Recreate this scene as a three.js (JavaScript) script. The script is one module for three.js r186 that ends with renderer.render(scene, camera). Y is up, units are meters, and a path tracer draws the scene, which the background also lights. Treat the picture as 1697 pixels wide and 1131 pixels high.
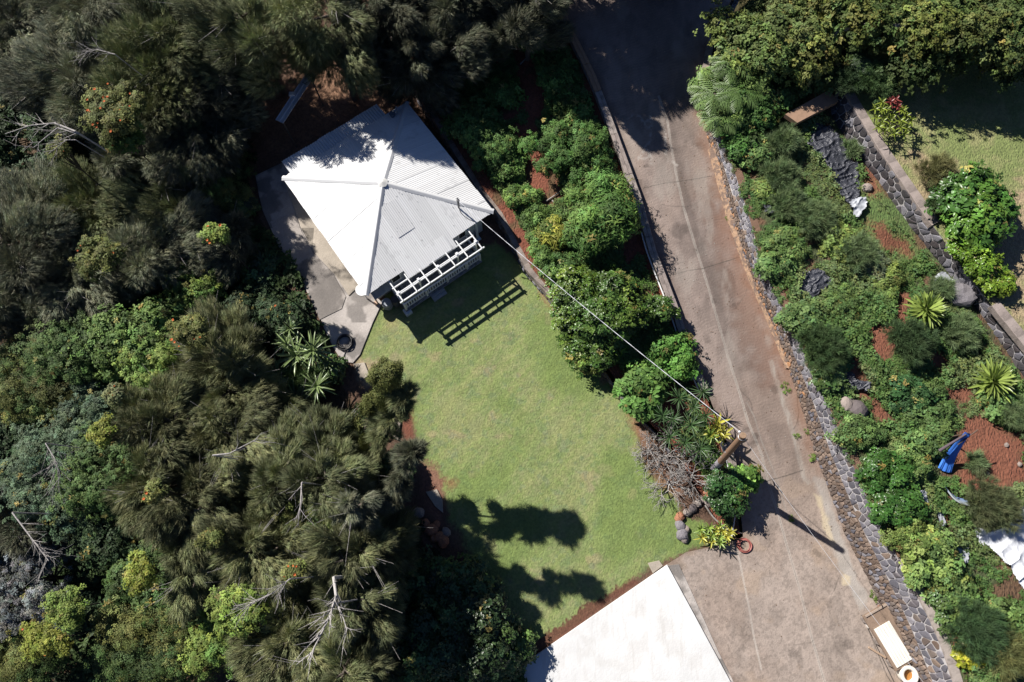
import * as THREE from 'three';
import { mergeGeometries } from 'three/addons/utils/BufferGeometryUtils.js';
import { RoundedBoxGeometry } from 'three/addons/geometries/RoundedBoxGeometry.js';

/* ---------------------------------------------------------------- camera, sky, sun, exposure */
const scene = new THREE.Scene();
const CAM_H = 38, TILT = 16 * Math.PI / 180, FOC = 1131, CX = 848.5, CY = 565.5;
const camera = new THREE.PerspectiveCamera(53.13, 1024 / 682, 0.5, 2000);
camera.position.set(0, CAM_H, 0);
camera.rotation.set(-(Math.PI / 2 - TILT), 0, 0);
scene.add(camera);
const SUN_AZ = 36.5 * Math.PI / 180, SUN_EL = 38 * Math.PI / 180;
const sunDir = new THREE.Vector3(-Math.cos(SUN_EL) * Math.cos(SUN_AZ), Math.sin(SUN_EL), -Math.cos(SUN_EL) * Math.sin(SUN_AZ));
{ // clear deep-blue sky, paler towards the horizon and round the sun
  const W = 256, H = 128, d = new Float32Array(W * H * 4);
  for (let j = 0; j < H; j++) for (let i = 0; i < W; i++) {
    const th = (j + .5) / H * Math.PI - Math.PI / 2, ph = ((i + .5) / W - .5) * 2 * Math.PI, x = Math.cos(th) * Math.cos(ph), y = Math.sin(th), z = Math.cos(th) * Math.sin(ph), g = Math.max(0, x * sunDir.x + y * sunDir.y + z * sunDir.z), h = Math.pow(1 - Math.max(0, y), 4), s = .5 * Math.pow(g, 8) + 1.6 * Math.pow(g, 60), k = (j * W + i) * 4;
    d[k] = .19 + .75 * h + s; d[k + 1] = .4 + .75 * h + s; d[k + 2] = 1.05 + .5 * h + .9 * s; d[k + 3] = 1;
    if (y < -.02) { d[k] = .12; d[k + 1] = .14; d[k + 2] = .1; }
  }
  const t = new THREE.DataTexture(d, W, H, THREE.RGBAFormat, THREE.FloatType); t.mapping = THREE.EquirectangularReflectionMapping; t.magFilter = t.minFilter = THREE.LinearFilter; t.needsUpdate = true;
  scene.background = t; scene.environment = t; scene.backgroundIntensity = 1;
}
scene.environmentIntensity = 0.1;
const sun = new THREE.DirectionalLight(new THREE.Color().setRGB(1, 0.955, 0.89), 5);
sun.name = 'sun'; sun.position.copy(sunDir).multiplyScalar(120).add(new THREE.Vector3(0, 0, -14)); sun.target.position.set(0, 0, -14);
sun.castShadow = true; sun.shadow.mapSize.set(4096, 4096);
Object.assign(sun.shadow.camera, { left: -50, right: 50, top: 50, bottom: -50, near: 1, far: 300 });
scene.add(sun, sun.target);
const renderer = new THREE.WebGLRenderer({ antialias: true });
renderer.setSize(1024, 682);
renderer.toneMapping = THREE.LinearToneMapping; renderer.toneMappingExposure = 1.55;
renderer.shadowMap.enabled = true;

/* ---------------------------------------------------------------- helpers */
function rng(seed) { let a = seed >>> 0; return () => { a = (a + 0x6D2B79F5) | 0; let t = Math.imul(a ^ (a >>> 15), 1 | a); t = (t + Math.imul(t ^ (t >>> 7), 61 | t)) ^ t; return ((t ^ (t >>> 14)) >>> 0) / 4294967296; }; }
const clamp = (x, a = 0, b = 1) => Math.min(b, Math.max(a, x)), lerp = (a, b, t) => a + (b - a) * t, sstep = (a, b, x) => { const t = clamp((x - a) / (b - a)); return t * t * (3 - 2 * t); };
function hash(i, j) { let h = Math.imul(i, 374761393) + Math.imul(j, 668265263); h = Math.imul(h ^ (h >>> 13), 1274126177); return ((h ^ (h >>> 16)) >>> 0) / 4294967296; }
function vn(x, y) { const i = Math.floor(x), j = Math.floor(y); let f = x - i, g = y - j; f = f * f * (3 - 2 * f); g = g * g * (3 - 2 * g); return lerp(lerp(hash(i, j), hash(i + 1, j), f), lerp(hash(i, j + 1), hash(i + 1, j + 1), f), g); }
function fbm(x, y, o = 4) { let s = 0, a = .5, n = 0; for (let k = 0; k < o; k++) { s += a * vn(x + k * 17.3, y - k * 9.1); n += a; a *= .5; x *= 2.03; y *= 2.03; } return s / n; }
const V = (x, y, z) => new THREE.Vector3(x, y, z);
const col = (r, g, b) => new THREE.Color().setRGB(r, g, b);
// surveyed plan: a plan mark (u, v) on the level y, in world metres
const ST = Math.sin(TILT), CT = Math.cos(TILT);
function P(u, v, y = 0) { const a = (u - CX) / FOC, b = (CY - v) / FOC, ry = -CT + ST * b, rz = -ST - CT * b, s = (y - CAM_H) / ry; return V(a * s, y, rz * s); }
const used = {};
function numbered(n) { if (!(n in used)) { used[n] = 0; return n; } used[n]++; return n + '_' + String(used[n]).padStart(3, '0'); }
function tag(o, label, category, group) { o.userData.label = label; o.userData.category = category; if (group) o.userData.group = group; return o; }
function shadowed(m) { m.castShadow = m.receiveShadow = true; return m; }
function obj(name, geo, mat, parent) { const m = shadowed(new THREE.Mesh(Array.isArray(geo) ? merge(geo) : geo, mat)); m.name = parent ? name : numbered(name); (parent || scene).add(m); return m; }
function thing(name, label, category, pos, group, turn = 0) { const o = new THREE.Group(); o.name = numbered(name); scene.add(o); o.position.copy(pos); o.rotation.y = turn; return tag(o, label, category, group); }
function struct(name, geo, mat) { const m = obj(name, geo, mat); m.userData.kind = 'structure'; return m; }
function norm1(g) { g = g.index ? g.toNonIndexed() : g; for (const k of Object.keys(g.attributes)) if (!['position', 'normal', 'uv'].includes(k)) g.deleteAttribute(k); if (!g.attributes.uv) g.setAttribute('uv', new THREE.BufferAttribute(new Float32Array(g.attributes.position.count * 2), 2)); if (!g.attributes.normal) g.computeVertexNormals(); return g; }
function merge(a) { return a.length === 1 ? a[0] : mergeGeometries(a.map(norm1)); }
function geoFrom(pos, idx, uv) { const g = new THREE.BufferGeometry(); g.setAttribute('position', new THREE.Float32BufferAttribute(pos, 3)); g.setAttribute('uv', new THREE.Float32BufferAttribute(uv || new Float32Array(pos.length / 3 * 2), 2)); g.setIndex(idx); g.computeVertexNormals(); return g; }
function box(w, h, d, x = 0, y = 0, z = 0, ry = 0, r = 0.012) { const g = new RoundedBoxGeometry(w, h, d, 1, Math.min(r, w / 3, h / 3, d / 3)); if (ry) g.rotateY(ry); g.translate(x, y, z); return g; }
function tube(pts, r, seg = 8, n = 0) { return new THREE.TubeGeometry(new THREE.CatmullRomCurve3(pts), n || pts.length * 4, r, seg, false); }
function taper(a, b, r0, r1, seg = 7) { const d = b.clone().sub(a), L = d.length(), g = new THREE.CylinderGeometry(r1, r0, L, seg, 1); g.translate(0, L / 2, 0); g.applyQuaternion(new THREE.Quaternion().setFromUnitVectors(V(0, 1, 0), d.normalize())); g.translate(a.x, a.y, a.z); return g; }
// closed profile [[lateral, up], ...] carried along a line of points
function sweep(pts, prof, closed = true) {
  const pos = [], idx = [], uv = [], n = prof.length; let s = 0;
  for (let i = 0; i < pts.length; i++) {
    const a = pts[Math.max(0, i - 1)], b = pts[Math.min(pts.length - 1, i + 1)], dx = b.x - a.x, dz = b.z - a.z, l = Math.hypot(dx, dz) || 1, nx = -dz / l, nz = dx / l;
    if (i) s += pts[i].distanceTo(pts[i - 1]);
    for (let k = 0; k < n; k++) { const [lx, ly] = prof[k]; pos.push(pts[i].x + nx * lx, pts[i].y + ly, pts[i].z + nz * lx); uv.push(s, k * .2); }
  }
  for (let i = 0; i < pts.length - 1; i++) for (let k = 0; k < n; k++) { const k2 = (k + 1) % n, a = i * n + k, b = i * n + k2, c = a + n, d = b + n; idx.push(a, c, b, b, c, d); }
  const e = (pts.length - 1) * n; for (let k = 1; k < n - 1; k++) { idx.push(0, k, k + 1); idx.push(e, e + k + 1, e + k); }
  return fixN(geoFrom(pos, idx, uv).toNonIndexed());
}
function fixN(g) { g.computeVertexNormals(); return g; }
function resample(pts, step) { const out = [pts[0].clone()]; for (let i = 1; i < pts.length; i++) { const n = Math.max(1, Math.round(pts[i].distanceTo(pts[i - 1]) / step)); for (let k = 1; k <= n; k++) out.push(pts[i - 1].clone().lerp(pts[i], k / n)); } return out; }
function smoothLine(pts, step) { const c = new THREE.CatmullRomCurve3(pts, false, 'centripetal'); return c.getSpacedPoints(Math.max(2, Math.round(c.getLength() / step))); }
function inPoly(x, z, p) { let c = false; for (let i = 0, j = p.length - 1; i < p.length; j = i++) { if ((p[i].z > z) !== (p[j].z > z) && x < (p[j].x - p[i].x) * (z - p[i].z) / (p[j].z - p[i].z) + p[i].x) c = !c; } return c; }
function distLine(x, z, p, close) { let m = 1e9; for (let i = close ? 0 : 1, j = close ? p.length - 1 : 0; i < p.length; j = i++) { const ax = p[j].x, az = p[j].z, bx = p[i].x - ax, bz = p[i].z - az, t = clamp(((x - ax) * bx + (z - az) * bz) / (bx * bx + bz * bz || 1)); const d = (x - ax - bx * t) ** 2 + (z - az - bz * t) ** 2; if (d < m) m = d; } return Math.sqrt(m); }
const sdf = (x, z, p) => { const d = distLine(x, z, p, true); return inPoly(x, z, p) ? -d : d; };
const bb = p => { let a = 1e9, b = -1e9, c = 1e9, d = -1e9; for (const q of p) { a = Math.min(a, q.x); b = Math.max(b, q.x); c = Math.min(c, q.z); d = Math.max(d, q.z); } return [a, b, c, d]; };
function blob(p, soft, amt, c, m) { const B = bb(p); return { p, soft, amt, c, m: m || 0, B, e: soft * 2 + .6 }; }
// a ground texture laid out in metres over x0..x1, z0..z1
function groundTex(x0, x1, z0, z1, res, f) {
  const W = Math.round((x1 - x0) * res), H = Math.round((z1 - z0) * res), d = new Uint8Array(W * H * 4), enc = x => { x = clamp(x); return 255 * (x <= .0031308 ? x * 12.92 : 1.055 * Math.pow(x, 1 / 2.4) - .055); }, c = [0, 0, 0];
  for (let j = 0; j < H; j++) for (let i = 0; i < W; i++) { const x = x0 + (i + .5) / res, z = z1 - (j + .5) / res; f(x, z, c); const k = (j * W + i) * 4; d[k] = enc(c[0]); d[k + 1] = enc(c[1]); d[k + 2] = enc(c[2]); d[k + 3] = 255; }
  const t = new THREE.DataTexture(d, W, H); t.colorSpace = THREE.SRGBColorSpace; t.magFilter = THREE.LinearFilter; t.minFilter = THREE.LinearMipmapLinearFilter; t.generateMipmaps = true; t.wrapS = t.wrapT = THREE.MirroredRepeatWrapping; t.needsUpdate = true; t.rect = [x0, x1, z0, z1]; return t;
}
const rectUV = (t, x, z) => [(x - t.rect[0]) / (t.rect[1] - t.rect[0]), (t.rect[3] - z) / (t.rect[3] - t.rect[2])];
function tileTex(n, f, srgb = true) { const d = new Uint8Array(n * n * 4), c = [0, 0, 0], enc = x => { x = clamp(x); return srgb ? 255 * (x <= .0031308 ? x * 12.92 : 1.055 * Math.pow(x, 1 / 2.4) - .055) : 255 * x; }; for (let j = 0; j < n; j++) for (let i = 0; i < n; i++) { f(i / n, j / n, c); const k = (j * n + i) * 4; d[k] = enc(c[0]); d[k + 1] = enc(c[1]); d[k + 2] = enc(c[2]); d[k + 3] = 255; } const t = new THREE.DataTexture(d, n, n); if (srgb) t.colorSpace = THREE.SRGBColorSpace; t.magFilter = THREE.LinearFilter; t.minFilter = THREE.LinearMipmapLinearFilter; t.generateMipmaps = true; t.wrapS = t.wrapT = THREE.RepeatWrapping; t.needsUpdate = true; return t; }
const mix3 = (c, r, g, b, t) => { c[0] += (r - c[0]) * t; c[1] += (g - c[1]) * t; c[2] += (b - c[2]) * t; };
const mul3 = (c, k) => { c[0] *= k; c[1] *= k; c[2] *= k; };
const bumpTile = tileTex(256, (u, v, c) => { const a = fbm(u * 24, v * 24, 4); c[0] = c[1] = c[2] = a; }, false);
const mottle = tileTex(256, (u, v, c) => { const k = .72 + .45 * fbm(u * 9, v * 9, 5) - .1 * (fbm(u * 40, v * 40, 2) > .66 ? 1 : 0); c[0] = c[1] = c[2] = k; });
const M = (c, rough = .9, o = {}) => new THREE.MeshStandardMaterial({ color: c, roughness: rough, side: THREE.DoubleSide, ...o });
const rep = (t, x, y) => { t = t.clone(); t.repeat.set(x, y); t.needsUpdate = true; return t; };

/* ---------------------------------------------------------------- survey lines (plan marks with their levels) */
const hD = v => v > 930 ? .02 : .02 + 3.4 * (930 - v) / 930 * sstep(1000, 700, v);                   // driveway climbs towards the top
const hG = v => 3.25;                            // garden terrace
const hU = v => hG(v) + 1.25;                                                                          // upper lawn
const hW = v => v > 885 ? .02 : .05 + (885 - v) / 885 * 1.9;                                          // top of the low lawn wall
function line(marks, h) {
  const p = marks.map(([u, v]) => P(u, v, h(v))).sort((a, b) => a.z - b.z);
  const f = (z, k) => { let i = 1; while (i < p.length - 1 && p[i].z < z) i++; const t = (z - p[i - 1].z) / (p[i].z - p[i - 1].z); return lerp(p[i - 1][k], p[i][k], t); };
  return { p, x: z => f(z, 'x'), y: z => f(z, 'y') };
}
const DL = line([[870, -180], [895, -80], [925, 0], [950, 60], [985, 130], [1008, 190], [1030, 250], [1060, 330], [1085, 420], [1120, 510], [1150, 600], [1172, 650], [1192, 700], [1215, 760], [1226, 830], [1232, 893], [1185, 906], [1140, 914], [1105, 936], [1210, 1131], [1290, 1280]], hD);
const DR = line([[1330, -180], [1245, -60], [1203, 10], [1180, 70], [1168, 130], [1163, 190], [1180, 255], [1210, 363], [1236, 438], [1259, 494], [1277, 533], [1303, 599], [1326, 665], [1352, 754], [1378, 822], [1402, 888], [1437, 955], [1466, 1018], [1498, 1090], [1518, 1131], [1568, 1240]], hD);
const WT = line([[1350, -180], [1262, -60], [1220, 10], [1200, 70], [1188, 130], [1186, 190], [1208, 255], [1243, 363], [1263, 438], [1290, 494], [1314, 533], [1340, 599], [1371, 665], [1407, 754], [1437, 822], [1471, 888], [1509, 962], [1540, 1025], [1562, 1075], [1580, 1131], [1610, 1240]], hG);
const UF = line([[1372, 120], [1378, 190], [1392, 213], [1415, 243], [1435, 273], [1458, 300], [1477, 329], [1497, 359], [1518, 385], [1540, 412], [1563, 440], [1586, 468], [1607, 495], [1642, 541], [1669, 581], [1693, 618], [1790, 745]], hG);
const UT = line([[1396, 148], [1430, 205], [1458, 250], [1484, 288], [1510, 325], [1533, 359], [1559, 393], [1582, 427], [1604, 457], [1640, 503], [1697, 573], [1800, 705]], hU);
const WL = line([[560, -120], [620, 0], [662, 80], [700, 150], [745, 225], [800, 312], [832, 352], [882, 446], [938, 511], [1000, 600], [1055, 680], [1110, 735], [1150, 800], [1195, 880], [1231, 893.5], [1184, 906.5], [1139, 914.5], [1104, 936.5], [1209, 1131], [1289, 1280]], hW);
const FL = line([[330, -120], [380, 0], [400, 200], [415, 330], [470, 440], [530, 585], [600, 690], [650, 800], [700, 900], [770, 1010], [850, 1131], [930, 1280]], () => 0);
const forestDrop = (x, z) => { const d = Math.max(0, FL.x(z) - x); return -Math.min(5.5, d * .2 + .02 * d * sstep(0, 12, d)); };
const bumps = (x, z) => (fbm(x * .35 + 7, z * .35, 3) - .5);
function ground(x, z) {
  if (x < FL.x(z)) return forestDrop(x, z) + .35 * bumps(x, z) * sstep(0, 3, FL.x(z) - x);
  if (x < WL.x(z)) return 0;
  if (x < DL.x(z)) { const t = (x - WL.x(z)) / (DL.x(z) - WL.x(z)); return lerp(WL.y(z), DL.y(z) - .12, t) + .5 * bumps(x, z) * Math.sin(Math.PI * t); }
  if (x < DR.x(z)) return DL.y(z);
  const gx = WT.x(z); if (x < gx) return WT.y(z);
  if (z < UT.p[0].z) { const e = sstep(0, 4, x - gx); return lerp(WT.y(z), UT.p[0].y, sstep(2, 8, x - gx)); }
  if (x < UF.x(z)) { const t = sstep(0, 1.2, x - gx) * sstep(0, 1, UF.x(z) - x); return WT.y(z) + .6 * bumps(x, z) * t; }
  return UT.y(z);
}
const onGround = (u, v, guess = 0) => { let p = P(u, v, guess); for (let k = 0; k < 8; k++) { const y = ground(p.x, p.z); p = P(u, v, lerp(p.y, y, .7)); } p.y = ground(p.x, p.z); return p; };
const poly = (marks, h) => marks.map(([u, v]) => P(u, v, typeof h === 'function' ? h(v) : h || 0));
const lawnP = m => poly(m, 0), drvP = m => poly(m, hD), garP = m => poly(m, hG), upP = m => poly(m, hU);

function strip(z0, z1, dz, nx, xa, xb, yf, tex) {
  const nz = Math.round((z1 - z0) / dz), pos = [], idx = [], uv = [];
  for (let j = 0; j <= nz; j++) { const z = z0 + (z1 - z0) * j / nz, a = xa(z), b = xb(z); for (let i = 0; i <= nx; i++) { const x = lerp(a, b, i / nx); pos.push(x, yf(x, z, i / nx), z); uv.push(...(tex ? rectUV(tex, x, z) : [x, z])); } }
  for (let j = 0; j < nz; j++) for (let i = 0; i < nx; i++) { const a = j * (nx + 1) + i, c = a + nx + 1; idx.push(a, c, a + 1, a + 1, c, c + 1); }
  return geoFrom(pos, idx, uv);
}

/* ---------------------------------------------------------------- ground textures */
const lawnEdge = lawnP([[632, 505], [606, 560], [592, 600], [600, 630], [655, 650], [680, 690], [690, 740], [715, 790], [738, 830], [742, 870], [770, 930], [800, 985], [842, 1060], [880, 1090], [950, 1035], [1040, 972], [1075, 940], [1108, 930], [1150, 905], [1195, 900], [1180, 880], [1165, 865], [1135, 860], [1125, 830], [1105, 800], [1060, 760], [1060, 725], [1050, 690], [1030, 655], [985, 600], [930, 520], [885, 455], [862, 440], [820, 400], [740, 440], [640, 480]]);
const dirts = [
  blob(lawnP([[650, 665], [672, 668], [686, 700], [690, 735], [672, 722], [655, 690]]), .25, .95, [.17, .062, .038], .5),
  blob(lawnP([[695, 772], [722, 770], [735, 800], [738, 850], [728, 870], [705, 835], [690, 800]]), .3, .95, [.2, .1, .07], .5),
  blob(lawnP([[738, 796], [758, 798], [752, 812], [738, 808]]), .3, .6, [.22, .09, .05], .5),
  blob(lawnP([[1044, 690], [1064, 705], [1085, 735], [1075, 745], [1050, 720]]), .3, .8, [.25, .13, .07], .5),
  blob(lawnP([[1072, 770], [1112, 762], [1130, 800], [1125, 828], [1085, 805]]), .35, .9, [.2, .11, .07], .5),
  blob(lawnP([[885, 455], [905, 480], [935, 520], [925, 522], [895, 490]]), .2, .7, [.28, .16, .09], .4),
  blob(lawnP([[975, 608], [990, 600], [1010, 632], [1000, 636]]), .25, .7, [.28, .16, .09], .4),
  blob(lawnP([[870, 1078], [950, 1020], [1050, 955], [1058, 968], [960, 1038], [880, 1096]]), .12, .95, [.12, .05, .032], .3),
  blob(lawnP([[640, 520], [662, 520], [658, 545], [636, 545]]), .5, .5, [.33, .27, .13], .4),
  blob(lawnP([[590, 590], [622, 600], [640, 640], [600, 640]]), .3, .8, [.34, .25, .17], .5),
  blob(lawnP([[735, 860], [760, 880], [800, 960], [860, 1060], [835, 1060], [770, 960]]), .3, .9, [.13, .075, .055], .4),
];
const soilBack = blob(lawnP([[500, 120], [640, 100], [650, 160], [560, 220], [440, 260], [420, 200]]), .6, .8, [.27, .15, .09], .5);
const TL = groundTex(-26, 13.5, -40, 9, 40, (x, z, c) => {
  const n1 = fbm(x * .33, z * .33, 4), n2 = fbm(x * 1.7 + 5, z * 1.7, 4), n3 = vn(x * 11, z * 11), n4 = vn(x * 27, z * 27), n5 = fbm(x * 5 + z * 2, z * 5, 3);
  // leaf litter and bare soil
  c[0] = .085 + .06 * n2; c[1] = .05 + .035 * n2; c[2] = .034 + .022 * n2; mul3(c, .6 + .5 * n3 + .25 * n4);
  { const B = soilBack.B; if (x > B[0] - 2 && x < B[1] + 2 && z > B[2] - 2 && z < B[3] + 2) { const d = sdf(x, z, soilBack.p) + (n2 - .5) * 2; mix3(c, .25 * (.7 + .6 * n3), .14 * (.7 + .6 * n3), .085 * (.7 + .6 * n3), .8 * sstep(.8, -.8, d)); } }
  // mown grass
  const dl = sdf(x, z, lawnEdge) + (n2 - .5) * .5 + (n3 - .5) * .22, g = sstep(.16, -.16, dl);
  if (g > 0) {
    let r = .19, gr = .242, b = .083;
    const dry = sstep(.4, .72, n1 * .55 + n5 * .45); r = lerp(r, .275, dry * .6); gr = lerp(gr, .275, dry * .6); b = lerp(b, .13, dry * .6); const worn = sstep(.66, .8, fbm(x * .9 + 31, z * .9, 4)); r = lerp(r, .31, worn * .6); gr = lerp(gr, .26, worn * .6); b = lerp(b, .15, worn * .6); const mow = Math.sin((x * .82 + z * .57) * 5.2); r *= 1 + .05 * mow; gr *= 1 + .04 * mow; const clov = sstep(.62, .7, fbm(x * 2.6 + 8, z * 2.6, 3)); r = lerp(r, .085, clov * .25); gr = lerp(gr, .15, clov * .25);
    const lush = sstep(.5, .3, n1) * .5 + sstep(-.9, -.1, dl) * .25; r = lerp(r, .135, lush); gr = lerp(gr, .2, lush); b = lerp(b, .048, lush);
    const k = .66 + .34 * n3 + .24 * n4 + .2 * (n2 - .5); mix3(c, r * k, gr * k, b * k, g);
  }
  for (const q of dirts) { const B = q.B; if (x < B[0] - 1.2 || x > B[1] + 1.2 || z < B[2] - 1.2 || z > B[3] + 1.2) continue; const d = sdf(x, z, q.p) + (n2 - .5) * q.m * 1.6 + (n3 - .5) * .25, k = .68 + .4 * n3 + .28 * n4; mix3(c, q.c[0] * k, q.c[1] * k, q.c[2] * k, q.amt * sstep(q.soft, -q.soft, d)); }
});
const crackMain = drvP([[1092, 160], [1106, 200], [1112, 240], [1120, 285], [1132, 340], [1150, 400], [1172, 470], [1188, 525], [1206, 590], [1226, 652], [1240, 700], [1262, 752], [1276, 810], [1290, 852], [1300, 890], [1312, 930], [1325, 975], [1336, 1020], [1346, 1060], [1358, 1100], [1368, 1135]]);
const crackB = drvP([[1214, 885], [1226, 930], [1234, 970], [1242, 1010], [1250, 1058], [1262, 1110]]);
const crackC = drvP([[1238, 668], [1250, 690], [1262, 730], [1290, 800], [1304, 850]]);
const edgeLine = drvP([[1278, 600], [1296, 660], [1306, 690], [1318, 730], [1332, 790], [1340, 800]]);
const joints = [drvP([[1066, 312], [1100, 304], [1132, 300], [1180, 292]]), drvP([[1108, 457], [1140, 449], [1166, 445], [1230, 425]]), drvP([[1262, 800], [1300, 790], [1330, 780]]), drvP([[1430, 1020], [1470, 1120], [1480, 1135]])];
const scribble = [drvP([[1040, 198], [1050, 190], [1060, 193], [1068, 203], [1078, 198]]), drvP([[1078, 190], [1080, 205], [1078, 225]]), drvP([[1058, 262], [1068, 250], [1078, 232]]), drvP([[1060, 265], [1070, 262], [1080, 258], [1079, 270]]), drvP([[1070, 245], [1078, 258]]), drvP([[1115, 268], [1122, 274]]), drvP([[1102, 215], [1104, 255]]), drvP([[1064, 200], [1073, 212], [1080, 208]])];
const hair = (() => { const R = rng(66), o = []; for (let k = 0; k < 13; k++) { const v = 170 + R() * 920, p = P(0, v, hD(v)), z = p.z, xa = DL.x(z), xb = DR.x(z); let x = lerp(xa, xb, .1 + .8 * R()), zz = z, a = R() * 6.28; const l = []; for (let i = 0; i < 9; i++) { l.push(V(x, 0, zz)); a += (R() - .5) * 1; x += Math.cos(a) * .35; zz += Math.sin(a) * .35; } o.push(l); } return o; })(), spots = (() => { const R = rng(67), o = []; for (let k = 0; k < 34; k++) { const v = 150 + R() * 950, z = P(0, v, hD(v)).z; o.push({ x: lerp(DL.x(z), DR.x(z), R()), z, r: .15 + .5 * R() * R(), k: .12 + .25 * R() }); } return o; })();
const slabEdge = drvP([[1350, 792], [1368, 795], [1385, 860], [1412, 930], [1440, 1000], [1425, 1010], [1398, 955], [1376, 890]]);
const tan1 = drvP([[1350, 820], [1362, 822], [1372, 865], [1385, 905], [1378, 905], [1362, 868]]);
const tan2 = drvP([[1394, 948], [1412, 955], [1408, 970], [1396, 970]]);
const stainR = drvP([[1165, 330], [1215, 350], [1270, 530], [1300, 610], [1270, 640], [1235, 560], [1200, 450]]);
const TD = groundTex(2, 24.5, -48, 12, 34, (x, z, c) => {
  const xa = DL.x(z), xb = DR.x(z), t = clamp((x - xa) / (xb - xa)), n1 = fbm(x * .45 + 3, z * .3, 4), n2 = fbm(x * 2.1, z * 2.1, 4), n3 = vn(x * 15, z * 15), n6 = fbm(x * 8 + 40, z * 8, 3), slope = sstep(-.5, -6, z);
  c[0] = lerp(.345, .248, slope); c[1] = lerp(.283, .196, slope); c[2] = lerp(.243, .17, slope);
  const warm = sstep(.4, .65, n1); mix3(c, .29, .215, .17, .4 * warm);
  mul3(c, .78 + .42 * n2 + .12 * (n3 - .5));
  if (slope < .9) { const dk = sstep(.5, .64, n6) * (1 - slope); mul3(c, 1 - .2 * dk); const pk = sstep(.52, .7, fbm(x * .8 + 9, z * .8 + 2, 3)) * (1 - slope); mix3(c, .36, .27, .2, .5 * pk); }
  { const d = sdf(x, z, stainR) + (n2 - .5) * 1.5; mix3(c, .22, .13, .095, .65 * sstep(.9, -.7, d)); }
  // raked ribs across the slope
  const u = x * .36 + z * .93 + .12 * vn(x * 2.2, z * 1.1) * 2, rib = Math.sin(u * 2 * Math.PI / .17); mul3(c, 1 + .07 * rib * sstep(-1, -5, z) * (.5 + .5 * vn(x * .3, z * .8)));
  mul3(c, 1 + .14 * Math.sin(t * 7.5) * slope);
  const toward = vn(x * 9, z * 2.3);
  const w = (ln, wd, r, g, b, a, far = 1) => { const d = distLine(x, z, ln); if (d < wd * 3) mix3(c, r, g, b, a * sstep(wd * (1 + .6 * n6), wd * .25, d + (n3 - .5) * wd * .5)); };
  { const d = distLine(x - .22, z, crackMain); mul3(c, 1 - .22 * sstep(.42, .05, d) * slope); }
  w(crackMain, .08, .48, .43, .38, .45 + .35 * vn(x * 1.4, z * 1.4)); w(crackMain, .022, .09, .075, .065, .5); w(crackB, .06, .48, .43, .38, .65); w(crackC, .05, .3, .27, .24, .35 + .3 * toward);
  w(edgeLine, .16, .4, .37, .33, .6 * toward + .15);
  for (const j of joints) w(j, .03, .07, .06, .05, .75);
  for (const s of scribble) w(s, .1, .45, .41, .37, .6 * sstep(.3, .62, n6));
  for (const s of hair) w(s, .03, .085, .07, .06, .5 * sstep(.25, .6, vn(x * 1.3, z * 1.3)));
  for (const o of spots) { const d = Math.hypot(x - o.x, z - o.z) + (n2 - .5) * .8; if (d < o.r * 1.6) mul3(c, 1 - o.k * sstep(o.r, o.r * .3, d)); }
  { const q = sstep(.56, .7, fbm(x * 1.3 + 60, z * .5, 4)); mul3(c, 1 - .16 * q); const lt = sstep(.6, .75, fbm(x * .9 + 20, z * .35 + 7, 4)); mix3(c, .36, .32, .28, .35 * lt * slope); }
  { const d = sdf(x, z, slabEdge) + (n2 - .5) * .5; mix3(c, .37 * (.8 + .4 * n2), .34 * (.8 + .4 * n2), .31 * (.8 + .4 * n2), .8 * sstep(.15, -.1, d)); }
  for (const tp of [tan1, tan2]) { const d = sdf(x, z, tp) + (n2 - .5) * .35; mix3(c, .55, .46, .32, .75 * sstep(.1, -.1, d)); }
  // soil washed along the wall foot
  const er = xb - x; if (er < 1.6) mix3(c, .23, .11, .06, sstep(.9, 0, er + (n2 - .5) * .9) * .5 * slope);
  const el = x - xa; if (el < .8) mix3(c, .15, .1, .075, .5 * sstep(.7, 0, el + (n2 - .5) * .5));
  if (vn(x * 30, z * 30) > .93) mul3(c, 1.25);
});
const soils = [[[1440, 540], [1478, 545], [1486, 575], [1466, 600], [1443, 588]], [[1600, 690], [1640, 688], [1690, 740], [1690, 800], [1640, 830], [1590, 800], [1585, 750]], [[1432, 280], [1450, 282], [1458, 320], [1440, 325]], [[1440, 372], [1470, 385], [1500, 400], [1508, 415], [1470, 412], [1448, 395]], [[1486, 480], [1506, 490], [1496, 545], [1478, 530]], [[1560, 640], [1610, 640], [1612, 665], [1572, 665]], [[1440, 660], [1480, 680], [1470, 700], [1445, 690]], [[1290, 470], [1302, 480], [1328, 570], [1322, 585], [1300, 530]], [[1535, 580], [1568, 590], [1570, 612], [1545, 605]], [[1410, 590], [1440, 650], [1425, 665], [1405, 640]], [[1550, 850], [1572, 855], [1570, 880], [1552, 875]], [[1208, 300], [1222, 320], [1245, 380], [1235, 385]], [[1535, 1060], [1560, 1050], [1640, 1060], [1660, 1100], [1620, 1110]], [[1690, 700], [1697, 700], [1697, 790], [1680, 790]]].map(m => blob(garP(m), .3, .95, [0, 0, 0]));
const grassPatch = garP([[1425, 290], [1455, 300], [1520, 395], [1530, 420], [1480, 440], [1430, 400], [1418, 350]]);
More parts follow.
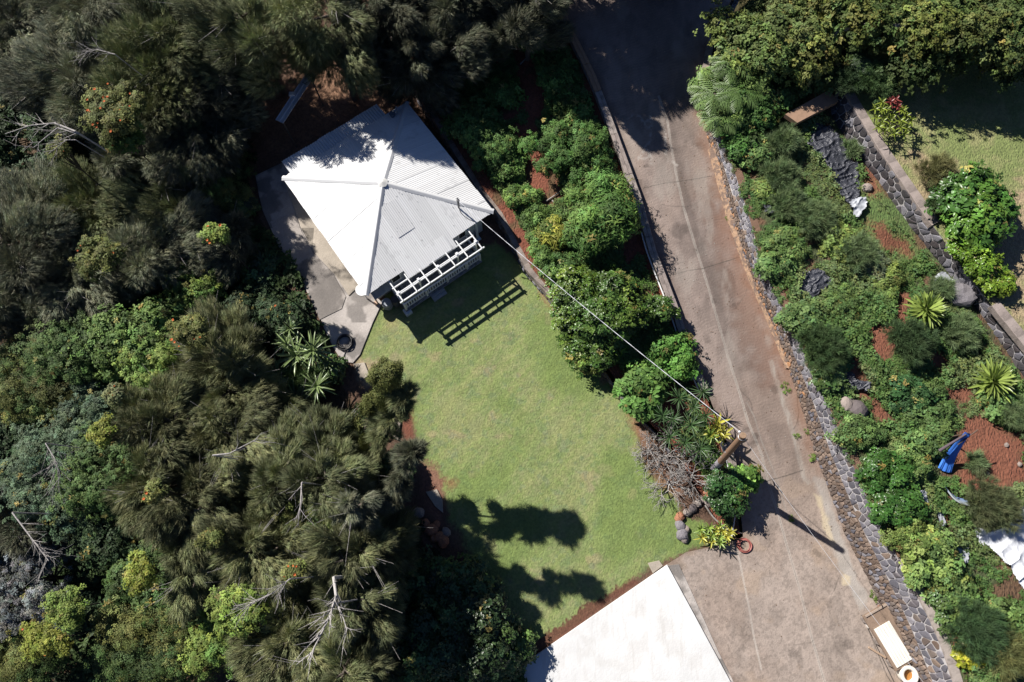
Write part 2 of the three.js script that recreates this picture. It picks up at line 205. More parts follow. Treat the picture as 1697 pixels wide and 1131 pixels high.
const TG = groundTex(12, 36, -36, 10, 28, (x, z, c) => {
  const n2 = fbm(x * 1.6, z * 1.6, 4), n3 = vn(x * 13, z * 13), n4 = vn(x * 25, z * 25), k = .7 + .35 * n3 + .25 * n4;
  c[0] = .06; c[1] = .075; c[2] = .03; mix3(c, .12, .07, .04, sstep(.45, .65, n2)); mul3(c, k);
  { const d = sdf(x, z, grassPatch) + (n2 - .5) * 1.2; mix3(c, .1 * k, .16 * k, .045 * k, .85 * sstep(.4, -.4, d)); }
  for (const q of soils) { const B = q.B; if (x < B[0] - 1.2 || x > B[1] + 1.2 || z < B[2] - 1.2 || z > B[3] + 1.2) continue; const d = sdf(x, z, q.p) + (n2 - .5) * 1; mix3(c, .2 * k, .075 * k, .045 * k, sstep(.5, -.35, d + (n3 - .5) * .5) * .95); }
});
const sandU = upP([[1485, 240], [1530, 250], [1580, 290], [1570, 340], [1530, 340]]), sandV = upP([[1660, 330], [1720, 300], [1720, 560], [1660, 500], [1640, 420]]);
const TU = groundTex(14, 40, -40, 2, 28, (x, z, c) => {
  const n1 = fbm(x * .4, z * .4, 4), n2 = fbm(x * 1.8, z * 1.8, 4), n3 = vn(x * 11, z * 11), n4 = vn(x * 25, z * 25), k = .66 + .36 * n3 + .26 * n4;
  c[0] = .18; c[1] = .22; c[2] = .075; mix3(c, .29, .275, .13, sstep(.45, .7, n1 * .5 + n2 * .5) * .8);
  const ds = Math.min(sdf(x, z, sandU), sdf(x, z, sandV)) + (n2 - .5) * 3; mix3(c, .36, .265, .17, .85 * sstep(1, -.8, ds)); mul3(c, k);
});
const TB = groundTex(-12, 13, -44, 3, 22, (x, z, c) => { const n2 = fbm(x * 1.2, z * 1.2, 4), n3 = vn(x * 12, z * 12), k = .65 + .4 * n3 + .25 * vn(x * 23, z * 23); c[0] = .2; c[1] = .07; c[2] = .042; mix3(c, .09, .085, .04, sstep(.5, .3, n2) * .6); mul3(c, k); });
const litterTex = tileTex(512, (u, v, c) => { const n = fbm(u * 16, v * 16, 4), k = .55 + .7 * vn(u * 90, v * 90); c[0] = .075 * k + .04 * n; c[1] = .05 * k + .03 * n; c[2] = .032 * k + .016 * n; });

const bumpM = (s, r) => ({ bumpMap: rep(bumpTile, r, r), bumpScale: s });
const lawnMat = M(col(1, 1, 1), 1, { map: TL, ...bumpM(.03, 24) }), drvMat = M(col(1, 1, 1), .92, { map: TD, bumpMap: rep(bumpTile, 15, 40), bumpScale: .012 }), garMat = M(col(1, 1, 1), 1, { map: TG, ...bumpM(.08, 16) }), upMat = M(col(1, 1, 1), 1, { map: TU, ...bumpM(.06, 18) }), bankMat = M(col(1, 1, 1), 1, { map: TB, ...bumpM(.08, 16) });
{
  // one sheet to the horizon under everything
  const g = new THREE.PlaneGeometry(1600, 1600, 60, 60); g.rotateX(-Math.PI / 2); const p = g.attributes.position;
  for (let i = 0; i < p.count; i++) { const x = p.getX(i), z = p.getZ(i), r = Math.max(0, Math.hypot(x, z + 12) - 70); p.setY(i, -6.5 - .05 * Math.max(0, -x - 50) + r * .12 * fbm(x * .01, z * .01, 3)); }
  g.computeVertexNormals(); const t = rep(litterTex, 260, 260); struct('terrain', g, M(col(.8, 1, .6), 1, { map: t }));
  struct('lawn', strip(-40, 19, .35, 40, FL.x, WL.x, () => 0, TL), lawnMat);
  struct('forest_floor', (() => { const gg = strip(-48, 22, .8, 60, z => FL.x(z) - 46, FL.x, (x, z) => ground(x - 1e-4, z)), uv = gg.attributes.uv; for (let i = 0; i < uv.count; i++) uv.setXY(i, uv.getX(i) / 5, uv.getY(i) / 5); return gg; })(), M(col(.9, .85, .8), 1, { map: litterTex, ...bumpM(.1, 1) }));
  struct('bank', strip(-44, P(1200, 885, .1).z, .4, 24, WL.x, z => DL.x(z) - .12, (x, z) => ground(Math.min(Math.max(x, WL.x(z) + 1e-4), DL.x(z) - 1e-4), z), TB), bankMat);
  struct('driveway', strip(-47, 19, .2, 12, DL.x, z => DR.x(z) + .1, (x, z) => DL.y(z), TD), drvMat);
  struct('garden_ground', strip(-30, 19, .4, 36, z => WT.x(z) + .02, z => z < UT.p[0].z ? WT.x(z) + 8.5 : UF.x(z) + .1, (x, z) => ground(Math.min(x, (z < UT.p[0].z ? 1e9 : UF.x(z) - 1e-4)), z), TG), garMat);
  struct('upper_lawn', strip(-40, 19, .5, 16, z => z < UT.p[0].z ? WT.x(z) + 8 : UT.x(z) + .05, z => UT.x(z) + 32, (x, z) => z < UT.p[0].z ? UT.p[0].y - .02 : UT.y(z), TU), upMat);
}

/* ---------------------------------------------------------------- concrete slabs */
const concTex = (r, g, b, seed, dark) => tileTex(512, (u, v, c) => { const n = fbm(u * 7 + seed, v * 7, 5), f = vn(u * 120, v * 120), s = sstep(.5, .62, fbm(u * 4 + seed * 3, v * 4, 4)); c[0] = r; c[1] = g; c[2] = b; mul3(c, (.72 + .5 * n) * (1 - dark * s) * (.9 + .2 * f)); });
function slab(name, marks, h, mat, th, tile = 6, top = 0) {
  const p = poly(marks, h).map(q => [q.x, q.z]), sh = new THREE.Shape(p.map(([x, z]) => new THREE.Vector2(x, -z))), g = new THREE.ExtrudeGeometry(sh, { depth: th, bevelEnabled: true, bevelSize: .015, bevelThickness: .015, bevelSegments: 1 });
  g.rotateX(-Math.PI / 2); g.translate(0, h + top, 0); const uv = g.attributes.uv, ps = g.attributes.position; for (let i = 0; i < uv.count; i++) uv.setXY(i, ps.getX(i) / tile, ps.getZ(i) / tile); return g;
}
const patioMat = M(col(1, 1, 1), .9, { map: concTex(.43, .39, .36, 2, .5), ...bumpM(.01, 4) });
const patioDark = M(col(1, 1, 1), .85, { map: concTex(.37, .33, .3, 5, .5), ...bumpM(.01, 4) });
const patioTan = M(col(1, 1, 1), .9, { map: concTex(.42, .365, .3, 8, .5), ...bumpM(.01, 4) });
struct('patio', slab('', [[424, 292], [470, 270], [520, 330], [607, 470], [633, 503], [618, 535], [597, 588], [585, 602], [568, 600], [552, 575], [538, 545], [524, 508], [508, 478], [486, 440], [462, 408], [436, 350], [430, 325]], 0, patioMat, .06), patioMat);
struct('patio_dark_slab', slab('', [[448, 368], [488, 352], [500, 385], [520, 420], [552, 455], [573, 492], [566, 512], [530, 530], [508, 482], [486, 440], [464, 408]], .08, patioDark, .012), patioDark);
struct('patio_path', slab('', [[470, 300], [490, 300], [520, 345], [580, 445], [600, 470], [578, 490], [555, 455], [522, 420], [500, 380], [486, 340]], .104, patioTan, .012), patioTan);
const whiteMat = M(col(1, 1, 1), .75, { map: tileTex(512, (u, v, c) => { const n = fbm(u * 5, v * 5, 5), s = sstep(.52, .72, fbm(u * 9 + 4, v * 9, 4)) + .8 * sstep(.6, .75, fbm(u * 50, v * 6 + 3, 3)); c[0] = .7; c[1] = .7; c[2] = .695; mul3(c, .84 + .3 * n); mix3(c, .45, .42, .38, .22 * s); }), ...bumpM(.006, 4) });
struct('carport_slab', slab('', [[1105, 937], [1210, 1131], [1330, 1356], [640, 1356], [740, 1200], [860, 1100], [880, 1092]], 0, whiteMat, .12, 7), whiteMat);
struct('slab_apron', slab('', [[1107, 938], [1125, 936], [1150, 990], [1190, 1080], [1216, 1131], [1211, 1131]], .02, patioMat, .006), patioMat);

/* ---------------------------------------------------------------- stone walls */
// irregular cells over a (s, t) face, cut by the half planes between neighbouring stones
function cells(L, D, size, R, keep) {
  const pts = [], rows = Math.max(1, Math.round(D / size)), n = Math.round(L / size);
  for (let j = -1; j <= rows; j++) for (let i = -1; i <= n; i++) pts.push([(i + .5 + (j & 1) * .5 + (R() - .5) * .85) * L / n, (j + .5 + (R() - .5) * .8) * D / rows]);
  const out = [];
  for (const p of pts) {
    if (p[0] < 0 || p[0] > L || p[1] < 0 || p[1] > D) continue;
    let pg = [[Math.max(0, p[0] - size * 1.6), Math.max(0, p[1] - size * 1.6)], [Math.min(L, p[0] + size * 1.6), Math.max(0, p[1] - size * 1.6)], [Math.min(L, p[0] + size * 1.6), Math.min(D, p[1] + size * 1.6)], [Math.max(0, p[0] - size * 1.6), Math.min(D, p[1] + size * 1.6)]];
    for (const q of pts) {
      if (q === p) continue; const dx = q[0] - p[0], dy = q[1] - p[1]; if (Math.abs(dx) > size * 3 || Math.abs(dy) > size * 3) continue;
      const mx = (p[0] + q[0]) / 2, my = (p[1] + q[1]) / 2, f = a => (a[0] - mx) * dx + (a[1] - my) * dy, np = [];
      for (let k = 0; k < pg.length; k++) { const a = pg[k], b = pg[(k + 1) % pg.length], fa = f(a), fb = f(b); if (fa <= 0) np.push(a); if (fa * fb < 0) { const t = fa / (fa - fb); np.push([lerp(a[0], b[0], t), lerp(a[1], b[1], t)]); } }
      pg = np; if (pg.length < 3) break;
    }
    if (pg.length >= 3) { const c = [0, 0]; for (const a of pg) { c[0] += a[0] / pg.length; c[1] += a[1] / pg.length; } out.push({ pg, c }); }
  }
  return out;
}
const stoneTex = tileTex(256, (u, v, c) => { const k = .7 + .6 * fbm(u * 14, v * 14, 5); c[0] = c[1] = c[2] = k; });
const stoneMat = (r, g, b, rough = .85) => M(col(r, g, b), rough, { map: rep(stoneTex, 1, 1), ...bumpM(.02, 1) });
const greyStones = [[.1, .098, .118], [.145, .14, .165], [.19, .185, .21], [.12, .108, .12], [.23, .22, .245]].map(c => stoneMat(...c)), darkStones = [[.05, .045, .05], [.075, .068, .075], [.062, .052, .056], [.1, .09, .095]].map(c => stoneMat(...c)), brownStones = [[.14, .098, .075], [.19, .14, .11], [.11, .082, .07], [.23, .17, .135], [.155, .125, .11]].map(c => stoneMat(...c)), rustStones = [[.42, .22, .11], [.36, .2, .11], [.3, .19, .13]].map(c => stoneMat(...c));
const mortarLight = M(col(.45, .43, .43), .95, { map: rep(mottle, 1, 1), ...bumpM(.02, 1) }), mortarBrown = M(col(.17, .125, .1), .95, { map: rep(mottle, 1, 1), ...bumpM(.02, 1) });
// foot / top: points side by side along the wall; bands: [t0, t1, stone size, gap, materials(s,t)]
function stoneFace(wall, foot, top, bands, R, limit) {
  const n = foot.length, cum = [0]; for (let i = 1; i < n; i++) cum.push(cum[i - 1] + foot[i].clone().lerp(top[i], .5).distanceTo(foot[i - 1].clone().lerp(top[i - 1], .5)));
  const L = cum[n - 1]; let slant = 0; for (let i = 0; i < n; i++) slant += foot[i].distanceTo(top[i]) / n;
  const at = (s, t) => { let i = 1; while (i < n - 1 && cum[i] < s) i++; const k = clamp((s - cum[i - 1]) / (cum[i] - cum[i - 1])); const a = foot[i - 1].clone().lerp(foot[i], k), b = top[i - 1].clone().lerp(top[i], k), d = foot[i].clone().sub(foot[i - 1]), e = b.clone().sub(a), nn = d.cross(e).normalize(); if (nn.y < 0) nn.negate(); return { p: a.lerp(b, t), nn, e: e.length() }; };
  const count = { n: 0 }, rest = new Map(), all = [];
  for (const [t0, t1, size, gap, mats, proud] of bands) {
    const cs = cells(L, (t1 - t0) * slant, size, R);
    for (const c of cs) {
      const pos = [], idx = [], uv = [], m = c.pg.length, h = proud * (.6 + .8 * R()), tiltx = (R() - .5) * .5, tilty = (R() - .5) * .5, ctr = at(c.c[0], t0 + c.c[1] / slant);
      const big = Math.max(...c.pg.map(a => Math.hypot(a[0] - c.c[0], a[1] - c.c[1])));
      const ringPt = (a, ins, off) => { const d = Math.hypot(a[0] - c.c[0], a[1] - c.c[1]) || 1, k = Math.max(.2, 1 - ins / d), x = c.c[0] + (a[0] - c.c[0]) * k, y = c.c[1] + (a[1] - c.c[1]) * k, q = at(clamp(x, 0, L), t0 + y / slant); const o = off + (off > 0 ? ((a[0] - c.c[0]) * tiltx + (a[1] - c.c[1]) * tilty) * .35 : 0); return q.p.addScaledVector(q.nn, o); };
      const add = p => { pos.push(p.x, p.y, p.z); uv.push((p.x + p.y) * .9, (p.z - p.y * .6) * .9); };
      // cut the corners so that stones read as broken rock
      const pg = []; for (let k = 0; k < m; k++) { const a = c.pg[k], b = c.pg[(k + 1) % m], f = .1 + .1 * R(); if (m < 9) { pg.push([lerp(a[0], b[0], f), lerp(a[1], b[1], f)], [lerp(a[0], b[0], 1 - f), lerp(a[1], b[1], 1 - f)]); } else pg.push(a); }
      const mm = pg.length; for (const a of pg) add(ringPt(a, gap, -.03)); for (const a of pg) add(ringPt(a, gap + .012, h * .75)); for (const a of pg) add(ringPt(a, gap + size * .1, h)); const q = ctr.p.clone().addScaledVector(ctr.nn, h * 1.1); add(q);
      for (let k = 0; k < mm; k++) { const k2 = (k + 1) % mm; idx.push(k, k2, mm + k, k2, mm + k2, mm + k, mm + k, mm + k2, 2 * mm + k, mm + k2, 2 * mm + k2, 2 * mm + k, 2 * mm + k, 2 * mm + k2, 3 * mm); }
      all.push({ g: geoFrom(pos, idx, uv), mat: mats(c.c[0] / L, t0 + c.c[1] / slant, R), big, q: ctr.p });
    }
  }
  const inView = p => { const a = new THREE.Vector3().copy(p).sub(camera.position), zc = -(a.y * CT + a.z * ST), x = a.x / zc * FOC, y = (a.y * ST - a.z * CT) / zc * FOC; return Math.abs(x) < 848 && Math.abs(y) < 565; };
  all.forEach(s => { s.in = inView(s.q) ? s.big / s.q.distanceTo(camera.position) : -1; }); all.sort((a, b) => b.in - a.in);
  all.forEach((s, i) => { if (i < limit && s.in > 0) obj('stone', s.g, s.mat, wall); else { if (!rest.has(s.mat)) rest.set(s.mat, []); rest.get(s.mat).push(s.g); } });
  for (const [mt, gs] of rest) { const r = obj('small_stones', gs, mt, wall); r.userData.kind = 'stuff'; }
  return { at, L, slant };
}
function faceMesh(foot, top, off, rows = 3) { const pos = [], idx = [], uv = [], n = foot.length; let s = 0; for (let i = 0; i < n; i++) { if (i) s += foot[i].distanceTo(foot[i - 1]); for (let k = 0; k <= rows; k++) { const p = foot[i].clone().lerp(top[i], k / rows); pos.push(p.x, p.y, p.z); uv.push(s * .5, k * .5); } } for (let i = 0; i < n - 1; i++) for (let k = 0; k < rows; k++) { const a = i * (rows + 1) + k, b = a + rows + 1; idx.push(a, b, a + 1, b, b + 1, a + 1); } return geoFrom(pos, idx, uv); }
const capMat = M(col(1, 1, 1), .95, { map: concTex(.36, .31, .28, 11, .3), ...bumpM(.012, 3) }), capPink = M(col(1, 1, 1), .95, { map: concTex(.33, .275, .25, 14, .25), ...bumpM(.012, 3) }), dirtCap = M(col(.2, .12, .08), 1, { map: rep(mottle, 1, 1), ...bumpM(.03, 2) });
const zr = (a, b, n) => Array.from({ length: n + 1 }, (_, i) => a + (b - a) * i / n);
{
  // wall along the driveway: brown footing, grey upper courses
  const w = thing('retaining_wall', 'long battered lava rock retaining wall along the driveway below the overgrown garden', 'wall', V(0, 0, 0)), zs = zr(-44, 18.5, 64);
  const foot = zs.map(z => V(DR.x(z), DL.y(z) - .02, z)), top = zs.map(z => V(WT.x(z), WT.y(z), z)), R = rng(41);
  obj('mortar', faceMesh(foot, foot.map((f, i) => f.clone().lerp(top[i], .5)), 0), mortarBrown, w); obj('mortar', faceMesh(foot.map((f, i) => f.clone().lerp(top[i], .5)), top, 0), mortarLight, w);
  const pick = (a, R) => a[Math.floor(R() * a.length)], upz = t => t;
  stoneFace(w, foot, top, [
    [0, .5, .21, .01, (s, t, R) => (s < .6 && t < .3 && R() < .25) ? pick(rustStones, R) : R() < .82 ? pick(brownStones, R) : pick(greyStones, R), .05],
    [.5, 1, .32, .022, (s, t, R) => R() < .86 ? pick(greyStones, R) : pick(brownStones, R), .04]], R, 300);
  { const fz = zr(P(1180, 250, 2.4).z, P(1310, 612, 1).z, 40), RR = rng(3); obj('footing', sweep(fz.map(z => V(DR.x(z) - .06, DL.y(z), z)), [[.14, -.2], [.13, .03], [.05, .1], [-.2, .26], [-.2, -.2]]), M(col(1, 1, 1), .95, { map: tileTex(256, (u, v, c) => { const n = fbm(u * 60, v * 10, 5); c[0] = .36; c[1] = .235; c[2] = .155; mul3(c, .4 + n); if (n < .44) mix3(c, .17, .12, .1, .75); }), ...bumpM(.03, 1) }), w); w.children[w.children.length - 1].material.map.repeat.set(.12, 1); }
  obj('coping', sweep(zs.filter(z => z > P(1480, 905, 3.6).z).map(z => V(WT.x(z) + .22, WT.y(z), z)), [[-.02, -.2], [-.02, .05], [0, .06], [.42, .06], [.44, .04], [.44, -.2]].map(([a, b]) => [-a + .2, b])), capMat, w);
  obj('coping', sweep(zs.filter(z => z <= P(1480, 905, 3.6).z + .9 && z > P(1200, 240, 3.9).z).map(z => V(WT.x(z) + .16, WT.y(z), z)), [[.16, -.3], [.16, .03], [-.25, .035], [-.25, -.3]]), dirtCap, w);
}
{
  const w = thing('terrace_wall', 'dark lava rock wall with white mortar below the upper lawn', 'wall', V(0, 0, 0)), z0 = UT.p[0].z, zs = zr(z0 + .1, 18, 56);
  const foot = zs.map(z => V(UF.x(z) - .02, ground(UF.x(z) - .05, z) - .1, z)), top = zs.map(z => V(Math.max(UT.x(z), UF.x(z) + .06), UT.y(z) + .02, z)), R = rng(77), pick = (a, R) => a[Math.floor(R() * a.length)];
  obj('mortar', faceMesh(foot, top, 0), mortarLight, w);
  stoneFace(w, foot, top, [[0, 1, .42, .025, (s, t, R) => pick(R() < .8 - s * .45 ? darkStones : greyStones, R), .045]], R, 300);
  const cap = zs.filter(z => z < P(1545, 385, 5.1).z), cap2 = zs.filter(z => z > P(1606, 478, 5).z);
  for (const c of [cap, cap2]) obj('coping', sweep(c.map(z => V(UT.x(z) + .2, UT.y(z), z)), [[.22, -.3], [.22, .06], [.2, .08], [-.3, .08], [-.32, .05], [-.32, -.3]]), capPink, w);
  const end = zs[0]; obj('coping', box(.7, 1.5, .35, UT.x(end) + .1, UT.y(end) - .68, end - .05, -.5, .05), capMat, w);
}
{
  const w = thing('lawn_wall', 'low stone wall with weathered concrete ledge between the lawn and the bank', 'wall', V(0, 0, 0)), R = rng(9), pick = (a, R) => a[Math.floor(R() * a.length)];
  const za = P(640, 30, 1.7).z, zb = P(1130, 770, .3).z, zs = zr(za, zb, 40);
  const foot = zs.map(z => V(WL.x(z) - .34, -.03, z)), top = zs.map(z => V(WL.x(z) - .26, WL.y(z) * .8 + .06, z));
  obj('mortar', faceMesh(foot, top, 0), mortarBrown, w);
  stoneFace(w, foot, top, [[0, 1, .36, .02, (s, t, R) => pick(R() < .5 ? greyStones : brownStones, R), .05]], R, 200);
  const cz = zs.filter(z => z < P(950, 525, 1).z); obj('coping', sweep(cz.map(z => V(WL.x(z) - .08, WL.y(z) * .8 + .06, z)), [[.22, -.5], [.22, .02], [-.26, .03], [-.26, -.5]]), M(col(1, 1, 1), .95, { map: concTex(.3, .25, .22, 19, .3), ...bumpM(.012, 3) }), w);
}
{
  // low wall on the outer side of the driveway
  const mk = (za, zb, name, label) => {
    const w = thing(name, label, 'wall', V(0, 0, 0)), zs = zr(za, zb, Math.round((zb - za) / .5));
    obj('wall', sweep(zs.map(z => V(DL.x(z) - .12, DL.y(z), z)), [[.25, -1.1], [.22, .3], [-.12, .3], [-.12, -.3]]), capMat, w);
    const R = rng(Math.round(za * 7 + 900)); let z = za;
    while (z < zb - .4) { const e = Math.min(zb, z + 1.6 + R() * 1.2), s = zr(z + .012, e - .012, 4), lift = .3 + R() * .02, up = z < P(980, 150, 3).z && R() < .6;
      obj('coping_slab', sweep(s.map(q => V(DL.x(q) - .12, DL.y(q) + lift, q)), [[.28, 0], [.28, .05], [.26, .065], [.08, .065], [.07, .04], [.05, .04], [.04, .065], [-.13, .065], [-.15, .05], [-.15, 0]]), up ? M(col(.4, .25, .16), .95, { map: rep(mottle, 1, 1) }) : R() < .5 ? capMat : capPink, w); z = e; }
    return [w, zs];
  };
  const [w, zs] = mk(P(893, -80, 3.6).z, P(1172, 648, 1).z, 'roadside_wall', 'long low concrete wall with a white pipe along the driveway above the bank');
  obj('pipe', tube(zs.filter(z => z > P(1070, 380, 2).z).filter((_, i) => i % 2 == 0).map(z => V(DL.x(z) - .47, DL.y(z) + .16, z)), .045, 8), M(col(.75, .75, .76), .4), w);
  obj('pipe_saddle', zs.filter((z, i) => z > P(1070, 380, 2).z && i % 4 == 0).map(z => box(.16, .05, .06, DL.x(z) - .43, DL.y(z) + .16, z)), M(col(.3, .3, .3), .6), w);
  const [w2, z2] = mk(P(1194, 735, .6).z, P(1222, 806, .4).z, 'roadside_wall', 'short end piece of concrete wall beside the foot of the utility pole');
  for (const dx of [-.34, -.44]) obj('pipe', tube([V(DL.x(z2[0]) + dx - .25, DL.y(z2[0]) + .35, z2[0] - .5), V(DL.x(z2[1]) + dx, DL.y(z2[1]) + .3, z2[1]), V(DL.x(z2[z2.length - 1]) + dx + .05, DL.y(z2[z2.length - 1]) + .25, z2[z2.length - 1])], .03, 8), M(col(.72, .74, .78), .4), w2);
  // kerb at the bend near the top
  const kz = zr(P(1245, -60, 3.6).z, P(1166, 125, 3).z, 14); const kb = thing('road_kerb', 'pale concrete kerb curving at the far bend of the driveway', 'kerb', V(0, 0, 0));
  obj('kerb', sweep(kz.map(z => V(DR.x(z) - .1, DL.y(z), z)), [[.22, -.2], [.2, .26], [-.2, .28], [-.22, -.2]]), M(col(1, 1, 1), .95, { map: concTex(.36, .3, .27, 21, .25), ...bumpM(.012, 3) }), kb);
}

/* ---------------------------------------------------------------- house */
{
  const EAVE = 2.6, APEX = 3.98, HX = 4.32, HZ = 4.47, TH = 36.06 * Math.PI / 180;
  const h = thing('cottage', 'square white cottage with corrugated metal hip roof beside the lawn', 'house', V(-7.18, 0, -18.92), null, TH);
  const wallM = M(col(.5, .53, .58), .8, { ...bumpM(.01, 4) }), whiteP = M(col(.78, .79, .8), .55, { map: rep(mottle, .3, .3) }), glassM = new THREE.MeshPhysicalMaterial({ color: col(.03, .035, .04), roughness: .08, metalness: 0 }), trimM = M(col(.76, .77, .79), .5), dark = M(col(.06, .06, .065), .7), greyM = M(col(.25, .27, .3), .6);
  const roofT = tileTex(256, (u, v, c) => { const k = .9 + .14 * fbm(u * 48, v * 3, 3) - .12 * sstep(.68, .8, fbm(u * 10, v * 10, 4)); c[0] = k; c[1] = k * .995; c[2] = k * .985; }); roofT.repeat.set(.25, .2);
  const roofTone = k => M(col(.8 * k, .805 * k, .81 * k), .42, { metalness: 0, map: roofT });
  const roofMs = [1, .97, .94, 1.0, .91].map(roofTone), rustSeam = M(col(.42, .42, .43), .7);
  // walls
  const W = 3.75, WZ = 3.95;
  obj('wall', box(2 * W, 2.55, .16, 0, 1.3, WZ), wallM, h); obj('wall', box(2 * W, 2.55, .16, 0, 1.3, -WZ), wallM, h); obj('wall', box(.16, 2.55, 2 * WZ - .17, W, 1.3, 0), wallM, h); obj('wall', box(.16, 2.55, 2 * WZ - .17, -W, 1.3, 0), wallM, h); obj('ceiling', box(2 * W + .1, .08, 2 * WZ + .1, 0, 2.54, 0), wallM, h);
  const slopes = [[0, HX, HZ], [Math.PI / 2, HZ, HX], [Math.PI, HX, HZ], [-Math.PI / 2, HZ, HX]];
  const win = (x, y, w, ht, rot, off) => { const f = obj('window', [box(w, .07, .1, 0, ht / 2, 0), box(w, .07, .1, 0, -ht / 2, 0), box(.07, ht, .1, -w / 2, 0, 0), box(.07, ht, .1, w / 2, 0, 0), box(.05, ht - .06, .08, 0, 0, 0)], trimM, h); f.rotation.y = rot; f.position.set(0, y, 0).add(V(x, 0, off).applyAxisAngle(V(0, 1, 0), rot)); obj('pane', new THREE.BoxGeometry(w - .06, ht - .06, .03), glassM, f); };
  win(-2.6, 1.5, 1.1, 1.1, 0, WZ + .1); win(2.6, 1.5, 1.1, 1.1, 0, WZ + .1); for (const s of [-2, 0, 2]) { win(s, 1.5, 1, 1, -Math.PI / 2, W + .1); win(s, 1.5, 1, 1, Math.PI / 2, W + .1); }
  const dr = obj('door', box(.9, 2, .06, 0, 1.3, WZ + .1), M(col(.6, .62, .65), .5), h); obj('handle', new THREE.SphereGeometry(.035, 8, 6).translate(.36, 1.25, WZ + .16), greyM, dr);
  // roof of corrugated sheets, four slopes
  const roof = obj('roof', [box(2 * HX - .3, .1, .05, 0, EAVE - .08, HZ - .12), box(2 * HX - .3, .1, .05, 0, EAVE - .08, -HZ + .12), box(.05, .1, 2 * HZ - .3, HX - .12, EAVE - .08, 0), box(.05, .1, 2 * HZ - .3, -HX + .12, EAVE - .08, 0)], trimM, h);
  const PITCH = .118, AMP = .007, R = rng(5);
  const sheet = (x0, x1, zAt, zEnd, yAt, amp, pitch) => { // corrugations run along z
    const n = Math.max(2, Math.round((x1 - x0) / pitch * 6)), pos = [], idx = [], uv = [];
    for (let i = 0; i <= n; i++) { const x = lerp(x0, x1, i / n), o = amp * Math.cos(x / pitch * 2 * Math.PI), za = zAt(x), zb = zEnd(x); for (const z of [za, (za + zb) / 2, zb]) { pos.push(x, yAt(z) + o, z); uv.push(x, z); } }
    for (let i = 0; i < n; i++) for (let k = 0; k < 2; k++) { const a = i * 3 + k, b = a + 3; idx.push(a, a + 1, b, b, a + 1, b + 1); }
    return geoFrom(pos, idx, uv);
  };
  slopes.forEach(([rot, hw, hd], si) => {
    const y = z => EAVE + (APEX - EAVE) * (1 - z / hd) + (R() - .5) * .004; let x = -hw, k = 0; const SW = PITCH * 7;
    while (x < hw - .01) {
      const e = Math.min(hw, x + SW), lift = (k % 2) * .012 + R() * .006, ext = (si === 0 && x > -2.05 && e < 1.75) ? .5 : R() * .03, dz = q => Math.min(hd, Math.max(0, Math.abs(q) / hw * hd));
      const yy = z => EAVE + (APEX - EAVE) * (1 - z / hd) + lift;
      const m = obj('roof_sheet', sheet(x, e + (k % 2 ? .03 : 0), dz, () => hd + ext, yy, AMP, PITCH), roofMs[Math.floor(R() * roofMs.length)], roof); m.rotation.y = rot; x = e; k++;
    }
  });
  // folded caps on the hips and a peak cap
  for (const [sx, sz] of [[1, 1], [1, -1], [-1, 1], [-1, -1]]) {
    const a = V(0, APEX + .03, 0), b = V(sx * (HX + .01), EAVE + .035, sz * (HZ + .01)); const d = b.clone().sub(a), L = d.length(), dir = d.clone().normalize(), side = dir.clone().cross(V(0, 1, 0)).normalize(), pos = [], idx = [], n = 40, up = side.clone().cross(dir);
    for (let i = 0; i <= n; i++) { const c = a.clone().addScaledVector(dir, L * i / n); for (const [o, v] of [[-.17, -.075], [-.05, .0], [0, .025], [.05, .0], [.17, -.075]]) { const wob = Math.abs(o) > .1 ? (i & 1 ? .012 : 0) : 0; const p = c.clone().addScaledVector(side, o + Math.sign(o) * -wob); p.y += v + .03; pos.push(p.x, p.y, p.z); } }
    for (let i = 0; i < n; i++) for (let k = 0; k < 4; k++) { const q = i * 5 + k; idx.push(q, q + 5, q + 1, q + 1, q + 5, q + 6); }
    obj('hip_cap', geoFrom(pos, idx), M(col(.74, .745, .75), .5, { map: rep(mottle, 1, 1) }), roof);
  }
  obj('peak_cap', new THREE.ConeGeometry(.3, .1, 8).translate(0, APEX + .06, 0), M(col(.6, .6, .58), .6, { map: rep(mottle, 1, 1) }), roof);
  // overlapping patch sheets and lap lines on the front slope
  const fy = z => EAVE + (APEX - EAVE) * (1 - z / HZ);
  obj('patch_sheet', sheet(-1.05, .05, () => 1.05, () => 2.9, z => fy(z) + .03, AMP, PITCH), roofMs[4], roof);
  obj('patch_sheet', sheet(-.5, 1.15, () => 4.05, () => 4.95, z => fy(z) + .034, AMP, PITCH), roofMs[0], roof);
  const dk = M(col(.16, .16, .17), .8); const sx = [];
  for (let i = 0; i < 34; i++) { const z = .9 + R() * 3.4, x = (R() * 2 - 1) * z / HZ * HX * .93; sx.push(box(.018 + R() * .02, .012, .02 + R() * .06, x, fy(z) + .022, z)); } const sc = obj('rust_streak', sx, dk, roof); sc.userData.kind = 'stuff';
  // lean-to roof behind
  const lt = obj('lean_to', [box(6.5, .08, .08, -.45, 2.2, -5.55), ...[-3.5, -.5, 2.6].map(x => box(.1, 2.2, .1, x, 1.1, -5.5))], greyM, h);
  for (let x = -3.8, k = 0; x < 2.75; x += .83, k++) { const m = obj('roof_sheet', sheet(x, Math.min(2.85, x + .85), z => -4.2, z => -5.66 + (k % 3) * .02, z => 2.28 + (z + 5.66) * .16 + (k % 2) * .012, .024, .166), M(col(.68, .7, .73), .45, { map: roofT }), lt); }
